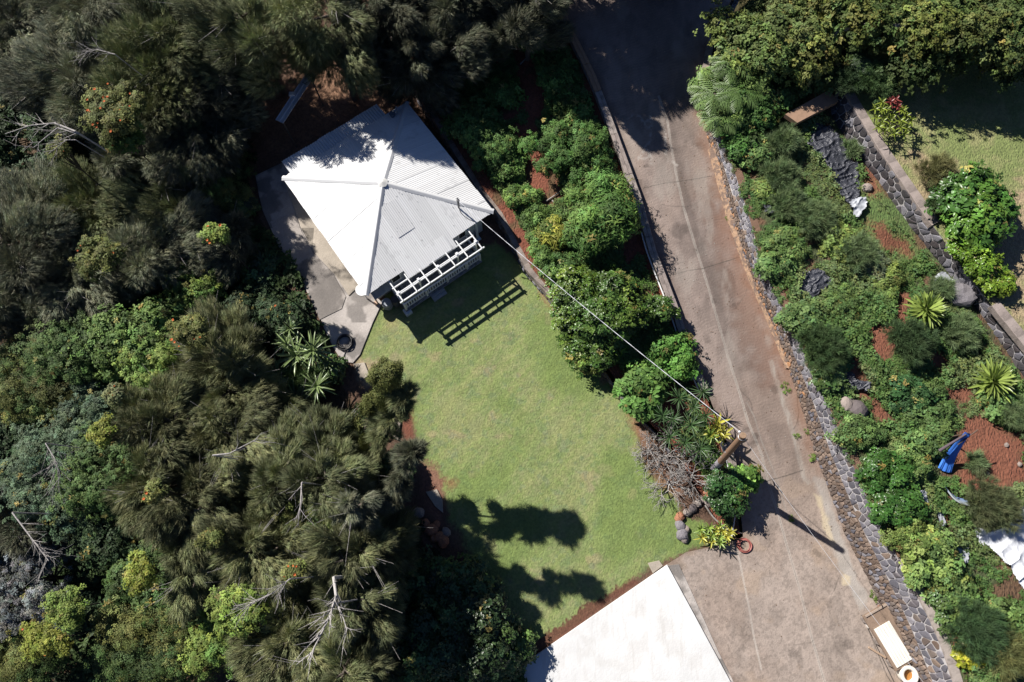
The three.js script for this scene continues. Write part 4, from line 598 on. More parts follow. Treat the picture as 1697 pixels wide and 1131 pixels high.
// slender trees leaning out of the forest edge
for (const [u, v, rp, ht, bu, bv, pal, label] of [[646, 622, 24, 9.2, 590, 800, 'moss', 'slender leafy tree leaning over the patio tip at the lawn corner'], [672, 655, 20, 8.4, 600, 830, 'olive', 'wispy ironwood tip beside the slender leafy tree'], [686, 750, 20, 9, 630, 890, 'dusk', 'thin dark ironwood leaning over the garden path']]) {
  const R = rng(u * 5), base = onGround(bu, bv), c = P(u, v, ht * .9), t = thing(pal === 'moss' ? 'broadleaf_tree' : 'ironwood_tree', label, 'tree', base), off = c.clone().sub(base), r = rp / 34, mid = off.clone().multiplyScalar(.55).add(V(-.4, .5, .3)), list = [], tr = [taper(V(0, -.4, 0), mid, .07, .05), taper(mid, off, .05, .02)];
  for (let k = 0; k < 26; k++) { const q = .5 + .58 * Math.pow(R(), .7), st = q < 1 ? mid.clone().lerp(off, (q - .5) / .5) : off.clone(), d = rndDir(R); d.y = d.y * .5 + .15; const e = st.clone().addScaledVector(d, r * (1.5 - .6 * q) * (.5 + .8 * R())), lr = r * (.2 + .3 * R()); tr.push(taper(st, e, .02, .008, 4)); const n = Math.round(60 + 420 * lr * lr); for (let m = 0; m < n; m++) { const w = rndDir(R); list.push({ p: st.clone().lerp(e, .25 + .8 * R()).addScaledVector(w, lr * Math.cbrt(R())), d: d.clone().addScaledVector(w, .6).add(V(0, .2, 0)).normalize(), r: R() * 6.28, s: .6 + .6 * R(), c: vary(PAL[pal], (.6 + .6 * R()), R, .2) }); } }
  obj('trunk', tr, BARK, t); crown(t, pal === 'moss' ? CL.tiny : TUFTS, pal === 'moss' ? LEAF : NEEDLE, list);
}
// undergrowth on the forest floor
{
  const R = rng(333), list = [], low = [];
  for (let i = 0; i < 15000; i++) { const z = lerp(-46, 10, R()), x = FL.x(z) - R() * 34 + .6, n = fbm(x * .3, z * .3, 3); if (n < .4) continue; const k = .35 + .5 * R(); list.push({ p: V(x, ground(Math.min(x, FL.x(z) - .01), z) + .15 + .6 * R() * n, z), d: V((R() - .5) * .6, 1, (R() - .5) * .6).normalize(), r: R() * 6.28, s: 1 + R(), c: vary(n > .55 ? PAL.green : PAL.dark, k, R) }); }
  tag(scatter('undergrowth', CL.mid[0], LEAF, list), 'dark leafy undergrowth on the forest floor below the ironwoods', 'undergrowth');
}
// climbers with orange blossom
const BLOS = M(col(.55, .13, .025), .7), petal = (() => { const a = []; for (let i = 0; i < 6; i++) { const g = bladeGeo(.1, .06, .6, .2, 3); g.rotateY(i * 1.047); g.scale(.8, .8, .8); a.push(g); } return merge(a); })();
function blossoms(t, n, r, y0, R, spots) { for (let i = 0; i < Math.ceil(n * .7); i++) { const a = R() * 6.28, q = r * Math.sqrt(R()), m = obj('blossom', petal, BLOS, t); m.position.set(Math.cos(a) * q, y0 + .5 * R(), Math.sin(a) * q); m.rotation.set((R() - .5) * .8, R() * 6, (R() - .5) * .8); m.scale.setScalar(.6 + R() * .8); } }
for (const [u, v, rp, ht, n, pal, label] of [[185, 185, 40, 8.6, 26, 'moss', 'orange-flowered vine heaped over a treetop among grey ironwoods'], [205, 225, 26, 7.6, 8, 'lush', 'green tail of the flowering vine hanging below the orange heap'], [315, 550, 26, 7, 9, 'moss', 'vine with orange blossoms near the centre of the forest'], [352, 895, 14, 7.6, 0, 'moss', 'small mossy vine on a brown ironwood'], [490, 945, 12, 9, 7, 'moss', 'tiny clump of bright orange blossoms beside the bleached forked branch'], [100, 252, 14, 8.4, 4, 'moss', 'few orange blossoms by the bleached dead branches'], [357, 390, 16, 6, 5, 'lime', 'pale vine with two orange blossoms near the patio'], [192, 655, 14, 6.6, 4, 'olive', 'orange blossoms on the edge of the lime vine tree'], [160, 425, 30, 7.5, 4, 'moss', 'yellow-green vine with specks of orange on a grey ironwood'], [260, 815, 14, 8, 3, 'moss', 'faint orange blossoms beside the tan ironwoods'], [235, 950, 24, 6.8, 0, 'yellow', 'bright yellow-green bush lit in the dark gap'], [70, 1065, 32, 7, 2, 'yellow', 'yellow-leaved vine on the bottom corner dome'], [105, 1010, 30, 7, 0, 'lime', 'light green vine above the yellow-leaved one'], [170, 720, 16, 7.6, 0, 'yellow', 'small yellow-green tip on the blue-green tree'], [455, 520, 16, 4.6, 5, 'dark', 'orange blossoms in the shade above the spiky plants'], [395, 1010, 40, 6.8, 1, 'lime', 'sunlit light green vine with one orange bloom at the lower forest edge']]) {
  const R = rng(u * 3 + v), t = plant('flowering_vine', label, 'vine', u, v, ht * .95), r = rp / pxm(u, v); lobed(t, r, ht, PAL[pal], R, CL.small, 1.3, .5, LEAF, true, null, true); blossoms(t, n, r * .95, ht - .2, R);
}
// bleached dead limbs
function deadLimb(label, marks, y, r0, kids, R, name = 'dead_branch') {
  const t = thing(name, label, 'dead branch', V(0, 0, 0)), pts = marks.map(([u, v, h]) => P(u, v, h ?? y)), gs = [], root = pts[0].clone(); root.y -= 1.6; root.x += .5; obj('snag', taper(root, pts[0], r0 * .5, r0 * .7, 6), DEADWOOD, t);
  for (let i = 1; i < pts.length; i++) gs.push(taper(pts[i - 1], pts[i], r0 * .7 * (1 - (i - 1) / pts.length), r0 * .7 * (1 - i / pts.length) + .006, 6));
  obj('limb', gs, DEADWOOD, t); const tw = [];
  for (let k = 0; k < kids; k++) { const i = 1 + Math.floor(R() * (pts.length - 1)), s = pts[i - 1].clone().lerp(pts[i], R()), d = pts[i].clone().sub(pts[i - 1]).normalize().addScaledVector(rndDir(R), .75).normalize(), L = .3 + .7 * R(), e = s.clone().addScaledVector(d, L); tw.push(taper(s, e, r0 * .35, .008, 4)); for (let q = 0; q < 3; q++) { const s2 = s.clone().lerp(e, .3 + .6 * R()); tw.push(taper(s2, s2.clone().addScaledVector(d.clone().addScaledVector(rndDir(R), .8), .25 + .4 * R()), r0 * .18, .005, 4)); } }
  obj('twigs', tw, DEADWOOD, t).userData.kind = 'stuff';
}
{
  const R = rng(71);
  deadLimb('bleached dead limb pointing at the picture edge below the grey ironwoods', [[125, 218], [90, 204], [50, 208], [8, 222]], 8.6, .07, 7, R); deadLimb('second bleached limb splayed below the first one near orange blossoms', [[130, 222], [95, 212], [70, 232], [55, 245]], 8.5, .05, 9, R); deadLimb('short bleached twigs beside the splayed limb', [[125, 232], [110, 232], [80, 255]], 8.4, .04, 7, R);
  deadLimb('thick bleached forked branch bare of needles in the lower forest', [[553, 958, 7.5], [557, 990, 8.3], [545, 1025, 8.8], [510, 1095, 9.2]], 8, .11, 16, R); deadLimb('shorter fork beside the thick bleached branch', [[557, 1000, 8.3], [568, 1022, 8.6], [575, 1045, 8.8]], 8.5, .06, 5, R);
  deadLimb('tangle of grey dead twigs by the orange blossom clump', [[480, 960], [450, 985], [415, 1000]], 9, .04, 16, R); deadLimb('pale bare limb crossing a brown ironwood', [[352, 755], [380, 752], [412, 735], [425, 728]], 7.6, .05, 7, R); deadLimb('grey dead twig streak in the blue-green tree', [[75, 735], [90, 760], [100, 790]], 8.3, .04, 14, R); deadLimb('grey twiggy dead crown at the picture edge below the blue-green tree', [[20, 850], [50, 890], [80, 930]], 8, .05, 16, R); deadLimb('pale snag beside the path ironwood', [[500, 800], [498, 835], [494, 860]], 7.5, .05, 5, R);
  deadLimb('fine grey twigs over the top edge ironwood', [[190, 90], [160, 82], [140, 88]], 10, .035, 12, R);
}
// shaded bushes between the forest, lawn and white slab
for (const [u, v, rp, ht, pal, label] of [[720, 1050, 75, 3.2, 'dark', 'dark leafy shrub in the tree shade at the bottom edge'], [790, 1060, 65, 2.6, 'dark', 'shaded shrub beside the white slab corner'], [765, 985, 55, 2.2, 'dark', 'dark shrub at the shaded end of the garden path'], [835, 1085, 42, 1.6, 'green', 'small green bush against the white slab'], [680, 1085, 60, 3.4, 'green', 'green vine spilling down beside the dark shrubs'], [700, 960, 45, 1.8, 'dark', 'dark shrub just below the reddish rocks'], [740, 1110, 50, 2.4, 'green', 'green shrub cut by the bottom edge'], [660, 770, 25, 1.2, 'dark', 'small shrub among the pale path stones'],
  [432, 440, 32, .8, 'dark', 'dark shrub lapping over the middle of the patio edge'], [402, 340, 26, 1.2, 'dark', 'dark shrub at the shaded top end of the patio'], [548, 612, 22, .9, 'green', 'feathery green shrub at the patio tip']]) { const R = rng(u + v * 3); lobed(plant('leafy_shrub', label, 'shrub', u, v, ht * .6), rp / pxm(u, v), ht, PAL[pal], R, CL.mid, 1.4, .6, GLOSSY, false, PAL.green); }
// spiky rosettes by the patio
{
  const R = rng(57), mats = leafTone([.19, .26, .1], .32);
  [[490, 590, 1.5, 'uppermost of the spiky pale-leaved plants by the patio'], [518, 582, 1.4, 'spiky pale-leaved plant nearest the black hose'], [460, 622, 1.3, 'spiky plant on the forest side of the cluster'], [525, 640, 1.2, 'spiky plant leaning towards the lawn'], [440, 660, 1.1, 'small outlying spiky plant towards the brown ironwood'], [490, 660, 1.3, 'spiky plant in the middle of the cluster below the feathery shrub'], [505, 690, 1.2, 'lowest spiky plant of the patio cluster'], [475, 570, 1.0, 'small spiky plant above the cluster'], [480, 545, .8, 'tiny spiky plant in the shade of the dark tree']].forEach(([u, v, L, label]) => { const t = plant('spiky_plant', label, 'plant', u, v, 1.5, 'spiky plants beside the patio'); obj('stem', taper(V(0, -.2, 0), V(0, 1.5, 0), .07, .06), BARK, t); rosette(t, V(0, 1.5, 0), 30, L * .95, 'yucca', mats, R); });
  feathery(plant('feathery_shrub', 'soft green feathery shrub amid the spiky plants', 'shrub', 505, 630, 1), 1.2, 1.6, PAL.green, R);
}

/* ---------------------------------------------------------------- bank between lawn and driveway */
{
  const R = rng(222);
  lobed(plant('round_tree', 'round light green fruit tree beside the driveway wall', 'tree', 1004, 350, 2.0), 2.3, 2.7, [.14, .25, .06], R, CL.long, 1.5, .7, LEAF, true, [.1, .2, .05]);
  lobed(plant('broad_shrub', 'soft mid-green shrub up the bank above the round fruit tree', 'shrub', 952, 245, .9), 2.0, 1.5, [.1, .2, .05], R, CL.small, 1.6, .6, LEAF, false, [.12, .22, .06]);
  lobed(plant('citrus_tree', 'large dark glossy citrus tree overhanging the lawn wall', 'tree', 996, 505, 1.4), 2.6, 2.4, PAL.citrus, R, CL.mid, 1.3, .62, GLOSSY, true, [.14, .22, .04]);
  lobed(plant('citrus_tree', 'smaller dark citrus crown nearest the lawn corner of the wall', 'tree', 985, 575, 1.2), 1.7, 2, PAL.citrus, R, CL.mid, 1.4, .62, GLOSSY, true, [.16, .22, .05]);
  lobed(plant('citrus_tree', 'citrus bough touching the driveway wall', 'tree', 1098, 512, 1.2), .7, 1.5, PAL.citrus, R, CL.mid, 1.4, .6, GLOSSY, true, [.12, .2, .04]);
  lobed(plant('round_bush', 'bright green round bush against the driveway wall below the citrus tree', 'shrub', 1118, 590, .9), 1.25, 1.5, [.12, .26, .05], R, CL.mid, 1.9, .6, LEAF, false);
  lobed(plant('croton_shrub', 'yellow-leaved shrub beside the round fruit tree', 'shrub', 918, 385, .6), .9, 1, [.26, .28, .05], R, CL.long, 1.6, .6, LEAF, false, [.14, .22, .05]);
  lobed(plant('broad_leaf_shrub', 'pale green star-leaved shrub on the lawn wall below the overhead cable', 'shrub', 1068, 645, 1), 1.35, 1.7, [.13, .25, .06], R, CL.big, 1.5, .55, LEAF, false);
  lobed(plant('leafy_bush', 'green bush at the pole foot spilling onto the driveway', 'shrub', 1208, 812, .9), 1.25, 1.7, [.045, .1, .03], R, CL.mid, 1.6, .6, GLOSSY, false, [.05, .12, .03]);
  lobed(plant('frangipani_branch', 'light green leafy sprout above the pole foot bush', 'shrub', 1238, 795, 1), .75, 1.5, [.16, .3, .06], R, CL.big, 1.3, .5, LEAF, false);
  const ti = leafTone([.22, .32, .06], .4), tiy = leafTone([.42, .4, .06], .4);
  const A = plant('ti_plant', 'yellow and green strap-leaved plant growing in front of the utility pole', 'plant', 1186, 714, 1.2); obj('stem', taper(V(0, -.1, 0), V(0, 1.2, 0), .05, .04), BARK, A); for (const [x, z] of [[0, 0], [.35, .2], [-.3, .25], [.1, -.35]]) rosette(A, V(x, 1.2 + .1 * R(), z), 14, .75, 'ti', R() < .45 ? tiy : ti, R);
  const Bm = plant('bromeliad_clump', 'yellow-tipped bromeliad clump at the lawn corner by the red hose', 'plant', 1184, 886, .5); for (let i = 0; i < 14; i++) { const a = i * 2.4, q = .75 * Math.sqrt(i / 14); rosette(Bm, V(Math.cos(a) * q * 1.2, .45 + .2 * R(), Math.sin(a) * q * .7), 12, .46, 'ti', R() < .4 ? tiy : ti, R); } obj('stem', box(1, .4, .7, 0, .15, 0, 0, .1), BARK, Bm);
  const dm = leafTone([.06, .12, .04], .4);
  [[1125, 660, 'dark dracaena head beneath the cable next to the star-leaved shrub'], [1150, 675, 'dark dracaena head nearest the end of the driveway wall'], [1115, 695, 'dark dracaena head in the middle of the cluster by the cable'], [1145, 705, 'dark dracaena head beside the yellow strap-leaved plant'], [1110, 725, 'dark dracaena head above the bare grey shrub'], [1165, 650, 'dark dracaena tuft overhanging the driveway edge'], [1135, 735, 'lowest dark dracaena head near the pole'], [1170, 690, 'dark dracaena head just behind the yellow strap-leaved plant'], [1098, 690, 'dark dracaena head on the edge of the lawn wall'], [1160, 745, 'dark dracaena head against the foot of the pole']].forEach(([u, v, label]) => { const t = plant('dracaena', label, 'plant', u, v, 1.7, 'dracaena heads by the pole'); obj('stem', taper(V(0, -.2, 0), V(0, 1.7, 0), .05, .045), BARK, t); rosette(t, V(0, 1.7, 0), 34, .62 + .2 * R(), 'drac', dm, R); });
  // bare grey shrubs
  [[1105, 755, 2.0, 'bare grey leafless shrub at the lawn edge by the pole'], [1150, 785, 1.7, 'bare grey leafless shrub against the pole foot'], [1112, 800, 1.6, 'bare grey leafless shrub nearest the boulders'], [1078, 745, 1.3, 'small bare grey twiggy shrub reaching over the lawn']].forEach(([u, v, r, label]) => {
    const t = plant('leafless_shrub', label, 'shrub', u, v, .6), gs = [], grow = (p, d, L, w, k) => { const e = p.clone().addScaledVector(d, L); gs.push(taper(p, e, w, w * .68, 4)); if (k > 0) for (let i = 0; i < (k > 2 ? 3 : 2); i++) grow(e, d.clone().addScaledVector(rndDir(R), .75).add(V(0, .06, 0)).normalize(), L * (.62 + .25 * R()), w * .68, k - 1); };
    for (let i = 0; i < 8; i++) { const a = i * .785 + R() * .5; grow(V((R() - .5) * .2, 0, (R() - .5) * .2), V(Math.cos(a), .55 + .5 * R(), Math.sin(a)).normalize(), r * .36, .034, 4); } obj('branches', gs, DEADWOOD, t);
  });
  // loose cover of the bank: thins out over bare soil
  const bare = [[[855, 85], [895, 95], [905, 195], [880, 210], [855, 150]], [[872, 240], [918, 260], [930, 325], [905, 350], [880, 335], [862, 270]], [[940, 215], [965, 200], [965, 240], [950, 240]]].map(m => poly(m, 1.8)), list = [], dk = [];
  for (let i = 0; i < 20000; i++) { const z = lerp(-36, P(1200, 870, .2).z, R()), a = WL.x(z), b = DL.x(z) - .75, x = lerp(a + .75, b, R()); if (R() > (b - a) / 9) continue; const n = fbm(x * .55 + 3, z * .55, 3); if (n < .34 || bare.some(p => inPoly(x, z, p))) continue; const h = sstep(.34, .75, n) * .8, y = ground(x, z); list.push({ p: V(x, y + .05 + h * .7 * R(), z), d: V((R() - .5) * .8, 1, (R() - .5) * .8).normalize(), r: R() * 6.28, s: .7 + .6 * R(), c: vary(n > .52 ? [.13, .22, .06] : [.14, .2, .065], .6 + .6 * R(), R, .3) }); }
  tag(scatter('ground_cover', CL.small[0], LEAF, list), 'leafy weeds covering the bank between the lawn wall and the driveway', 'ground cover');
  // small bushes on the bank
  [[925, 130, 26, 1.2, 'bank shrub by the orange-stained stretch of the driveway wall'], [915, 110, 30, 1.3, 'leafy shrub beside the red soil near the top of the bank'], [960, 180, 24, 1, 'small shrub hugging the driveway wall below the rusty stain'], [895, 60, 34, 1.6, 'shaded shrub at the top of the bank'], [866, 325, 28, 1.1, 'leafy clump on the bank facing the near roof corner'], [925, 440, 36, 1.2, 'leafy clump beneath the yellow-leaved shrub'], [898, 405, 24, .9, 'leafy clump beside the concrete ledge'], [960, 300, 20, .8, 'feathery tuft under the round fruit tree'], [835, 150, 30, 1.4, 'dark shrub in tree shade on the upper bank'], [820, 240, 45, 1.6, 'dark shrub in the shade beside the cottage'], [780, 200, 45, 2, 'dark leafy tree sprout behind the cottage side'], [838, 275, 26, 1, 'dark clump just uphill of the lit leafy clump'], [888, 358, 22, .8, 'small leafy clump at the top of the concrete ledge']].forEach(([u, v, rp, ht, label]) => lobed(plant('bank_shrub', label, 'shrub', u, v, ht * .4), rp / 27, ht * .6, R() < .5 ? [.14, .24, .06] : [.11, .2, .055], R, R() < .5 ? CL.mid : CL.small, 1.5, .6, LEAF, false));
  // fallen branches on the red soil
  for (const [a, b, label] of [[[915, 333], [940, 362], 'pale broken stick on the bank beside the round fruit tree'], [[862, 108], [875, 95], 'brown stick lying on red soil near the top of the bank'], [[905, 335], [930, 318], 'thin brown stick across the red soil by the fruit tree']]) { const p = onGround(...a, 1.5), q = onGround(...b, 1.5); tag(obj('fallen_stick', [taper(p.add(V(0, .08, 0)), q.add(V(0, .1, 0)), .05, .035, 6)], PALEBARK), label, 'stick'); }
}

/* ---------------------------------------------------------------- overgrown garden terrace */
const sheetM = (c, rough, o = {}) => M(col(...c), rough, { map: rep(mottle, .4, .4), ...o });
function tarp(label, marks, h, mat, amp, freq, R, cat = 'tarpaulin', name = 'tarpaulin', lift = .12) {
  const pl = poly(marks, h), [x0, x1, z0, z1] = bb(pl), st = .05, nx = Math.ceil((x1 - x0) / st), nz = Math.ceil((z1 - z0) / st), id = new Map(), pos = [], uv = [], idx = [], sd = R() * 50, ang = R() * 3;
  const vert = (i, j) => { const k = i * 4096 + j; if (id.has(k)) return id.get(k); let x = x0 + i * st, z = z0 + j * st; const a = x * Math.cos(ang) + z * Math.sin(ang), b = -x * Math.sin(ang) + z * Math.cos(ang); const rid = q => 1 - Math.abs(2 * q - 1), y = ground(x, z) + lift + amp * (1.1 * Math.pow(rid(vn(a * freq * .5 + sd, b * freq * 1.3)), 6) + .8 * Math.pow(rid(vn(a * freq * 1.7 + sd, b * freq * .7 + 9)), 5) + .5 * vn(a * freq * .3 + sd, b * freq * .3) + .35 * vn(a * freq * 3.3, b * freq * 3.3 + sd)); pos.push(x + (vn(x * 3, z * 3 + sd) - .5) * .1, y, z + (vn(x * 3 + 40, z * 3) - .5) * .1); uv.push(x, z); id.set(k, pos.length / 3 - 1); return pos.length / 3 - 1; };
  for (let i = 0; i < nx; i++) for (let j = 0; j < nz; j++) { const x = x0 + (i + .5) * st, z = z0 + (j + .5) * st; if (sdf(x, z, pl) + (fbm(x * 2 + sd, z * 2, 3) - .5) * .5 > 0) continue; const a = vert(i, j), b = vert(i + 1, j), c = vert(i, j + 1), d = vert(i + 1, j + 1); idx.push(a, c, b, b, c, d); }
  return tag(obj(name, geoFrom(pos, idx, uv), mat), label, cat);
}
const BLACKP = M(col(.06, .063, .077), .27, { bumpMap: rep(bumpTile, 2, 2), bumpScale: .02 }), GREYP = sheetM([.4, .42, .46], .5), WHITEP = sheetM([.74, .76, .8], .5), BLUEP = M(col(.07, .24, .8), .45);
const noCover = [];
{
  const R = rng(808);
  const tp = (label, marks, mat, amp, f, ...o) => { tarp(label, marks, hG, mat, amp, f, R, ...o); noCover.push(poly(marks, hG)); };
  tp('big crumpled black plastic sheet on the ground below the dark stone wall', [[1345, 212], [1372, 208], [1392, 235], [1408, 258], [1420, 275], [1422, 310], [1420, 345], [1405, 352], [1388, 320], [1375, 290], [1352, 262], [1334, 245]], BLACKP, .1, 2.6);
  tp('small grey plastic sheet draped over the lower end of the big black one', [[1402, 340], [1428, 332], [1429, 352], [1421, 370], [1410, 362]], GREYP, .1, 2.6, 'tarpaulin', 'tarpaulin', .2);
  tp('square black plastic sheet lying among weeds midway along the garden', [[1325, 455], [1352, 448], [1374, 462], [1370, 478], [1345, 500], [1322, 485]], BLACKP, .1, 4);
  tp('crumpled black plastic scrap beside the small boulders', [[1395, 620], [1412, 618], [1425, 632], [1440, 640], [1432, 650], [1402, 642]], BLACKP, .18, 3);
  tp('scrap of black plastic at the edge of the driveway wall', [[1260, 340], [1278, 338], [1282, 355], [1264, 358]], BLACKP, .1, 4);
  tp('white plastic sheet spread at the picture edge beside the red soil', [[1610, 872], [1640, 880], [1668, 862], [1697, 838], [1740, 820], [1760, 990], [1697, 980], [1668, 940], [1640, 908], [1622, 900]], WHITEP, .12, 1.4);
  tp('grey cloth scrap in the weeds below the blue sheet', [[1518, 812], [1532, 810], [1536, 830], [1530, 840], [1518, 836]], GREYP, .08, 3);
  tp('pale plastic scrap under the weeds near the white sheet', [[1580, 905], [1604, 915], [1600, 935], [1576, 920]], GREYP, .05, 3);
  tp('pale plastic scrap beside the weeds below the grey cloth', [[1548, 845], [1560, 850], [1562, 872], [1550, 868]], GREYP, .05, 3);
  tp('pale plastic scraps under the grey boulder beside the dark wall', [[1540, 458], [1562, 452], [1575, 466], [1548, 474]], GREYP, .1, 3);
  // folded blue sheet hanging from a stake
  const t = thing('blue_tarpaulin', 'bright blue folded plastic sheet fanned out beside the red soil', 'tarpaulin', V(0, 0, 0)), a = P(1604, 718, 5.0), f = [[1553, 776], [1560, 781], [1568, 784], [1576, 784]].map(([u, v]) => { const p = onGround(u, v, 3.7); p.y += .06; return p; }), pos = [], idx = [];
  const n = 14, m = 12; for (let i = 0; i <= n; i++) for (let j = 0; j <= m; j++) { const s = i / n * 3, k = Math.min(2, Math.floor(s)), b = f[k].clone().lerp(f[k + 1], s - k), p = a.clone().add(V((i / n - .5) * .25, 0, (i / n - .5) * .1)).lerp(b, j / m); p.y += (i % 2 ? .07 : 0) * (j / m) + .05 * vn(i * .8, j * .6) - .25 * Math.sin(Math.PI * j / m); p.y = Math.max(p.y, ground(p.x, p.z) + .04); pos.push(p.x, p.y, p.z); } for (let i = 0; i < n; i++) for (let j = 0; j < m; j++) { const q = i * (m + 1) + j; idx.push(q, q + m + 1, q + 1, q + 1, q + m + 1, q + m + 2); } obj('sheet', geoFrom(pos, idx), BLUEP, t); obj('stake', [taper(V(a.x, ground(a.x, a.z) - .1, a.z), a.clone().add(V(0, .1, 0)), .04, .03), taper(a.clone().add(V(-.25, -.5, .5)), a.clone().add(V(.5, .05, -.15)), .03, .03)], M(col(.12, .08, .06), .9), t);
  tag(obj('plank_scrap', [taper(a.clone().add(V(-.95, -.9, .75)), a.clone().add(V(-.05, -.05, .05)), .09, .05, 6)], M(col(.1, .075, .09), .9)), 'dark board leaning alongside the blue sheet', 'board');
  noCover.push(poly([[1590, 712], [1612, 712], [1585, 786], [1552, 780]], hG));
  const t2 = thing('blue_hose_bundle', 'bundle of blue-grey strips curving under the feathery bush by the red soil', 'strip bundle', V(0, 0, 0)); for (let k = 0; k < 5; k++) { const w = [[1564, 812], [1572, 822], [1584, 830], [1600, 834]].map(([u, v]) => { const p = onGround(u + k * .8, v + k * 2.2 - 4, 3.7); p.y += .12 + .04 * k; return p; }); obj('strip', tube(w, .05, 5), M(col(.16 + .05 * k, .24 + .04 * k, .42), .45), t2); } noCover.push(poly([[1560, 806], [1605, 828], [1600, 842], [1565, 828]], hG));
  // agaves
  const ag = leafTone([.25, .33, .075], .38); [[1535, 514, 1.25, 'upper spiky yellow-green agave beside the grey boulder'], [1646, 632, 1.3, 'lower spiky yellow-green agave nearest the picture edge']].forEach(([u, v, L, label]) => { const t = plant('agave', label, 'plant', u, v, .5, 'agaves in the garden'); obj('heart', new THREE.SphereGeometry(.18, 10, 8).translate(0, .35, 0), LEAF, t); for (const k of [0, .18]) rosette(t, V(0, .35 + k, 0), 46, L * (1 - k * .8), 'agave', ag, R, .1); });
  // rocks
  const rock = (u, v, r, c, label, y = 0, name = 'boulder') => { const p = onGround(u, v, 3.6), g = new THREE.IcosahedronGeometry(r, 2), q = g.attributes.position, s = R() * 90; for (let i = 0; i < q.count; i++) { const a = V(q.getX(i), q.getY(i), q.getZ(i)), k = .72 + .5 * fbm(a.x / r * 1.2 + s, a.z / r * 1.2 + a.y / r, 3); q.setXYZ(i, a.x * k * 1.15, a.y * k * .75, a.z * k); } g.computeVertexNormals(); const m = obj(name, g, c); m.position.copy(p).add(V(0, r * .25 + y, 0)); m.rotation.y = R() * 6; return tag(m, label, 'rock'); };
  const G1 = stoneMat(.2, .185, .2), G2 = stoneMat(.3, .25, .22), G3 = stoneMat(.12, .1, .1), RD = stoneMat(.36, .16, .09);
  rock(1588, 492, .75, G1, 'large grey boulder in the garden at the foot of the dark wall'); rock(1402, 672, .4, G2, 'pale boulder half hidden in weeds by the black plastic scrap'); rock(1420, 680, .5, G3, 'dark boulder next to the pale one in the weeds'); rock(1650, 1085, .38, G2, 'boulder in the bottom corner of the garden under the feathery bush'); rock(1662, 1075, .28, G3, 'small dark rock above the bottom corner boulder'); rock(1640, 1068, .3, G3, 'dark rock touching the bottom corner feathery bush'); rock(1435, 312, .3, G2, 'pale rock between the black sheet and the dark wall'); rock(1668, 738, .12, G2, 'small pale rock on the red soil'); rock(1648, 690, .12, G2, 'little rock at the upper rim of the red soil'); rock(1690, 770, .12, G2, 'little rock at the picture edge of the red soil'); rock(1620, 788, .1, G2, 'stone beside the small tuft on the red soil'); rock(1637, 785, .09, G2, 'small stone near the lower rim of the red soil');
  rock(1525, 640, .2, G3, 'dark stone in the weeds between the agaves');
  // boulders at the lawn corner
  [[1130, 886, .34, G1], [1127, 872, .28, G1], [1136, 878, .22, G2], [1126, 858, .26, RD], [1134, 893, .24, G2], [1140, 850, .22, G2], [1149, 843, .24, G3], [1156, 835, .22, G2], [1163, 828, .22, G2], [1172, 820, .24, RD], [1177, 832, .3, G2]].forEach(([u, v, r, m], i) => { const p = onGround(u, v, .1); const o = rock(u, v, r, m, ['largest flat grey stone of the curved stone edging', 'grey stone above the largest flat one in the edging', 'pale stone inside the foot of the edging', 'reddish stone at the outer bend of the edging', 'lowest stone of the curved edging on the lawn', 'pale stone where the edging turns', 'dark stone midway up the edging', 'small pale stone near the bare shrub', 'pale stone under the bare grey shrub', 'rusty stone at the top of the edging', 'big pale stone beside the pole foot bush'][i]); o.userData.group = 'stones of the curved lawn edging'; });
  // rubble by the garden path
  [[715, 878, .35, RD], [728, 890, .3, RD], [740, 882, .25, G2], [720, 892, .22, RD], [735, 898, .32, RD], [705, 868, .25, RD], [693, 850, .3, G2], [708, 880, .2, G3], [724, 870, .2, RD]].forEach(([u, v, r, m], i) => { rock(u, v, r, m, ['largest reddish rock of the heap at the lawn edge', 'reddish rock right below the largest one of the heap', 'pale stone at the lawn side of the rock heap', 'small reddish rock in the middle of the heap', 'lowest reddish rock of the heap', 'topmost reddish rock of the heap', 'pale rock above the reddish heap', 'dark rock on the forest side of the heap', 'small reddish rock by the little green weed'][i]).userData.group = 'rocks heaped at the lawn edge'; });
  const broken = (label, marks, th = .1) => { const g = slab('', marks, 0, patioTan, th); tag(obj('concrete_slab', g, patioTan), label, 'slab'); };
  broken('long pale broken concrete slab of the garden path nearest the patio', [[640, 672], [652, 670], [664, 700], [660, 730], [648, 725], [638, 700]]); broken('pale broken slab in the shade of the overhanging ironwood', [[640, 758], [660, 752], [670, 772], [655, 785], [642, 778]]); broken('broken slab with pale rim at the rock heap', [[706, 816], [724, 812], [733, 830], [734, 850], [722, 840]], .07); broken('cracked slab piece under the scrub at the patio tip', [[586, 604], [604, 602], [612, 622], [598, 632]], .06); broken('flat grey stone at the corner of the white slab', [[1074, 934], [1092, 930], [1098, 938], [1082, 950]], .05);
  // plants of the terrace
  const B = (label, u, v, rp, ht, c, kind, mat = LEAF, dens = 1.5, c2) => lobed(plant('garden_shrub', label, 'shrub', u, v, ht * .3), rp / 29, ht * .45, c, R, kind, dens, .6, mat, false, c2), F = (label, u, v, rp, ht, c, dens) => feathery(plant('feathery_bush', label, 'shrub', u, v, ht * .4), rp / 29, ht * .7, c, R, dens), g1 = [.125, .205, .065], g2 = [.16, .25, .075], g3 = [.22, .3, .08], gf = [.15, .215, .09];
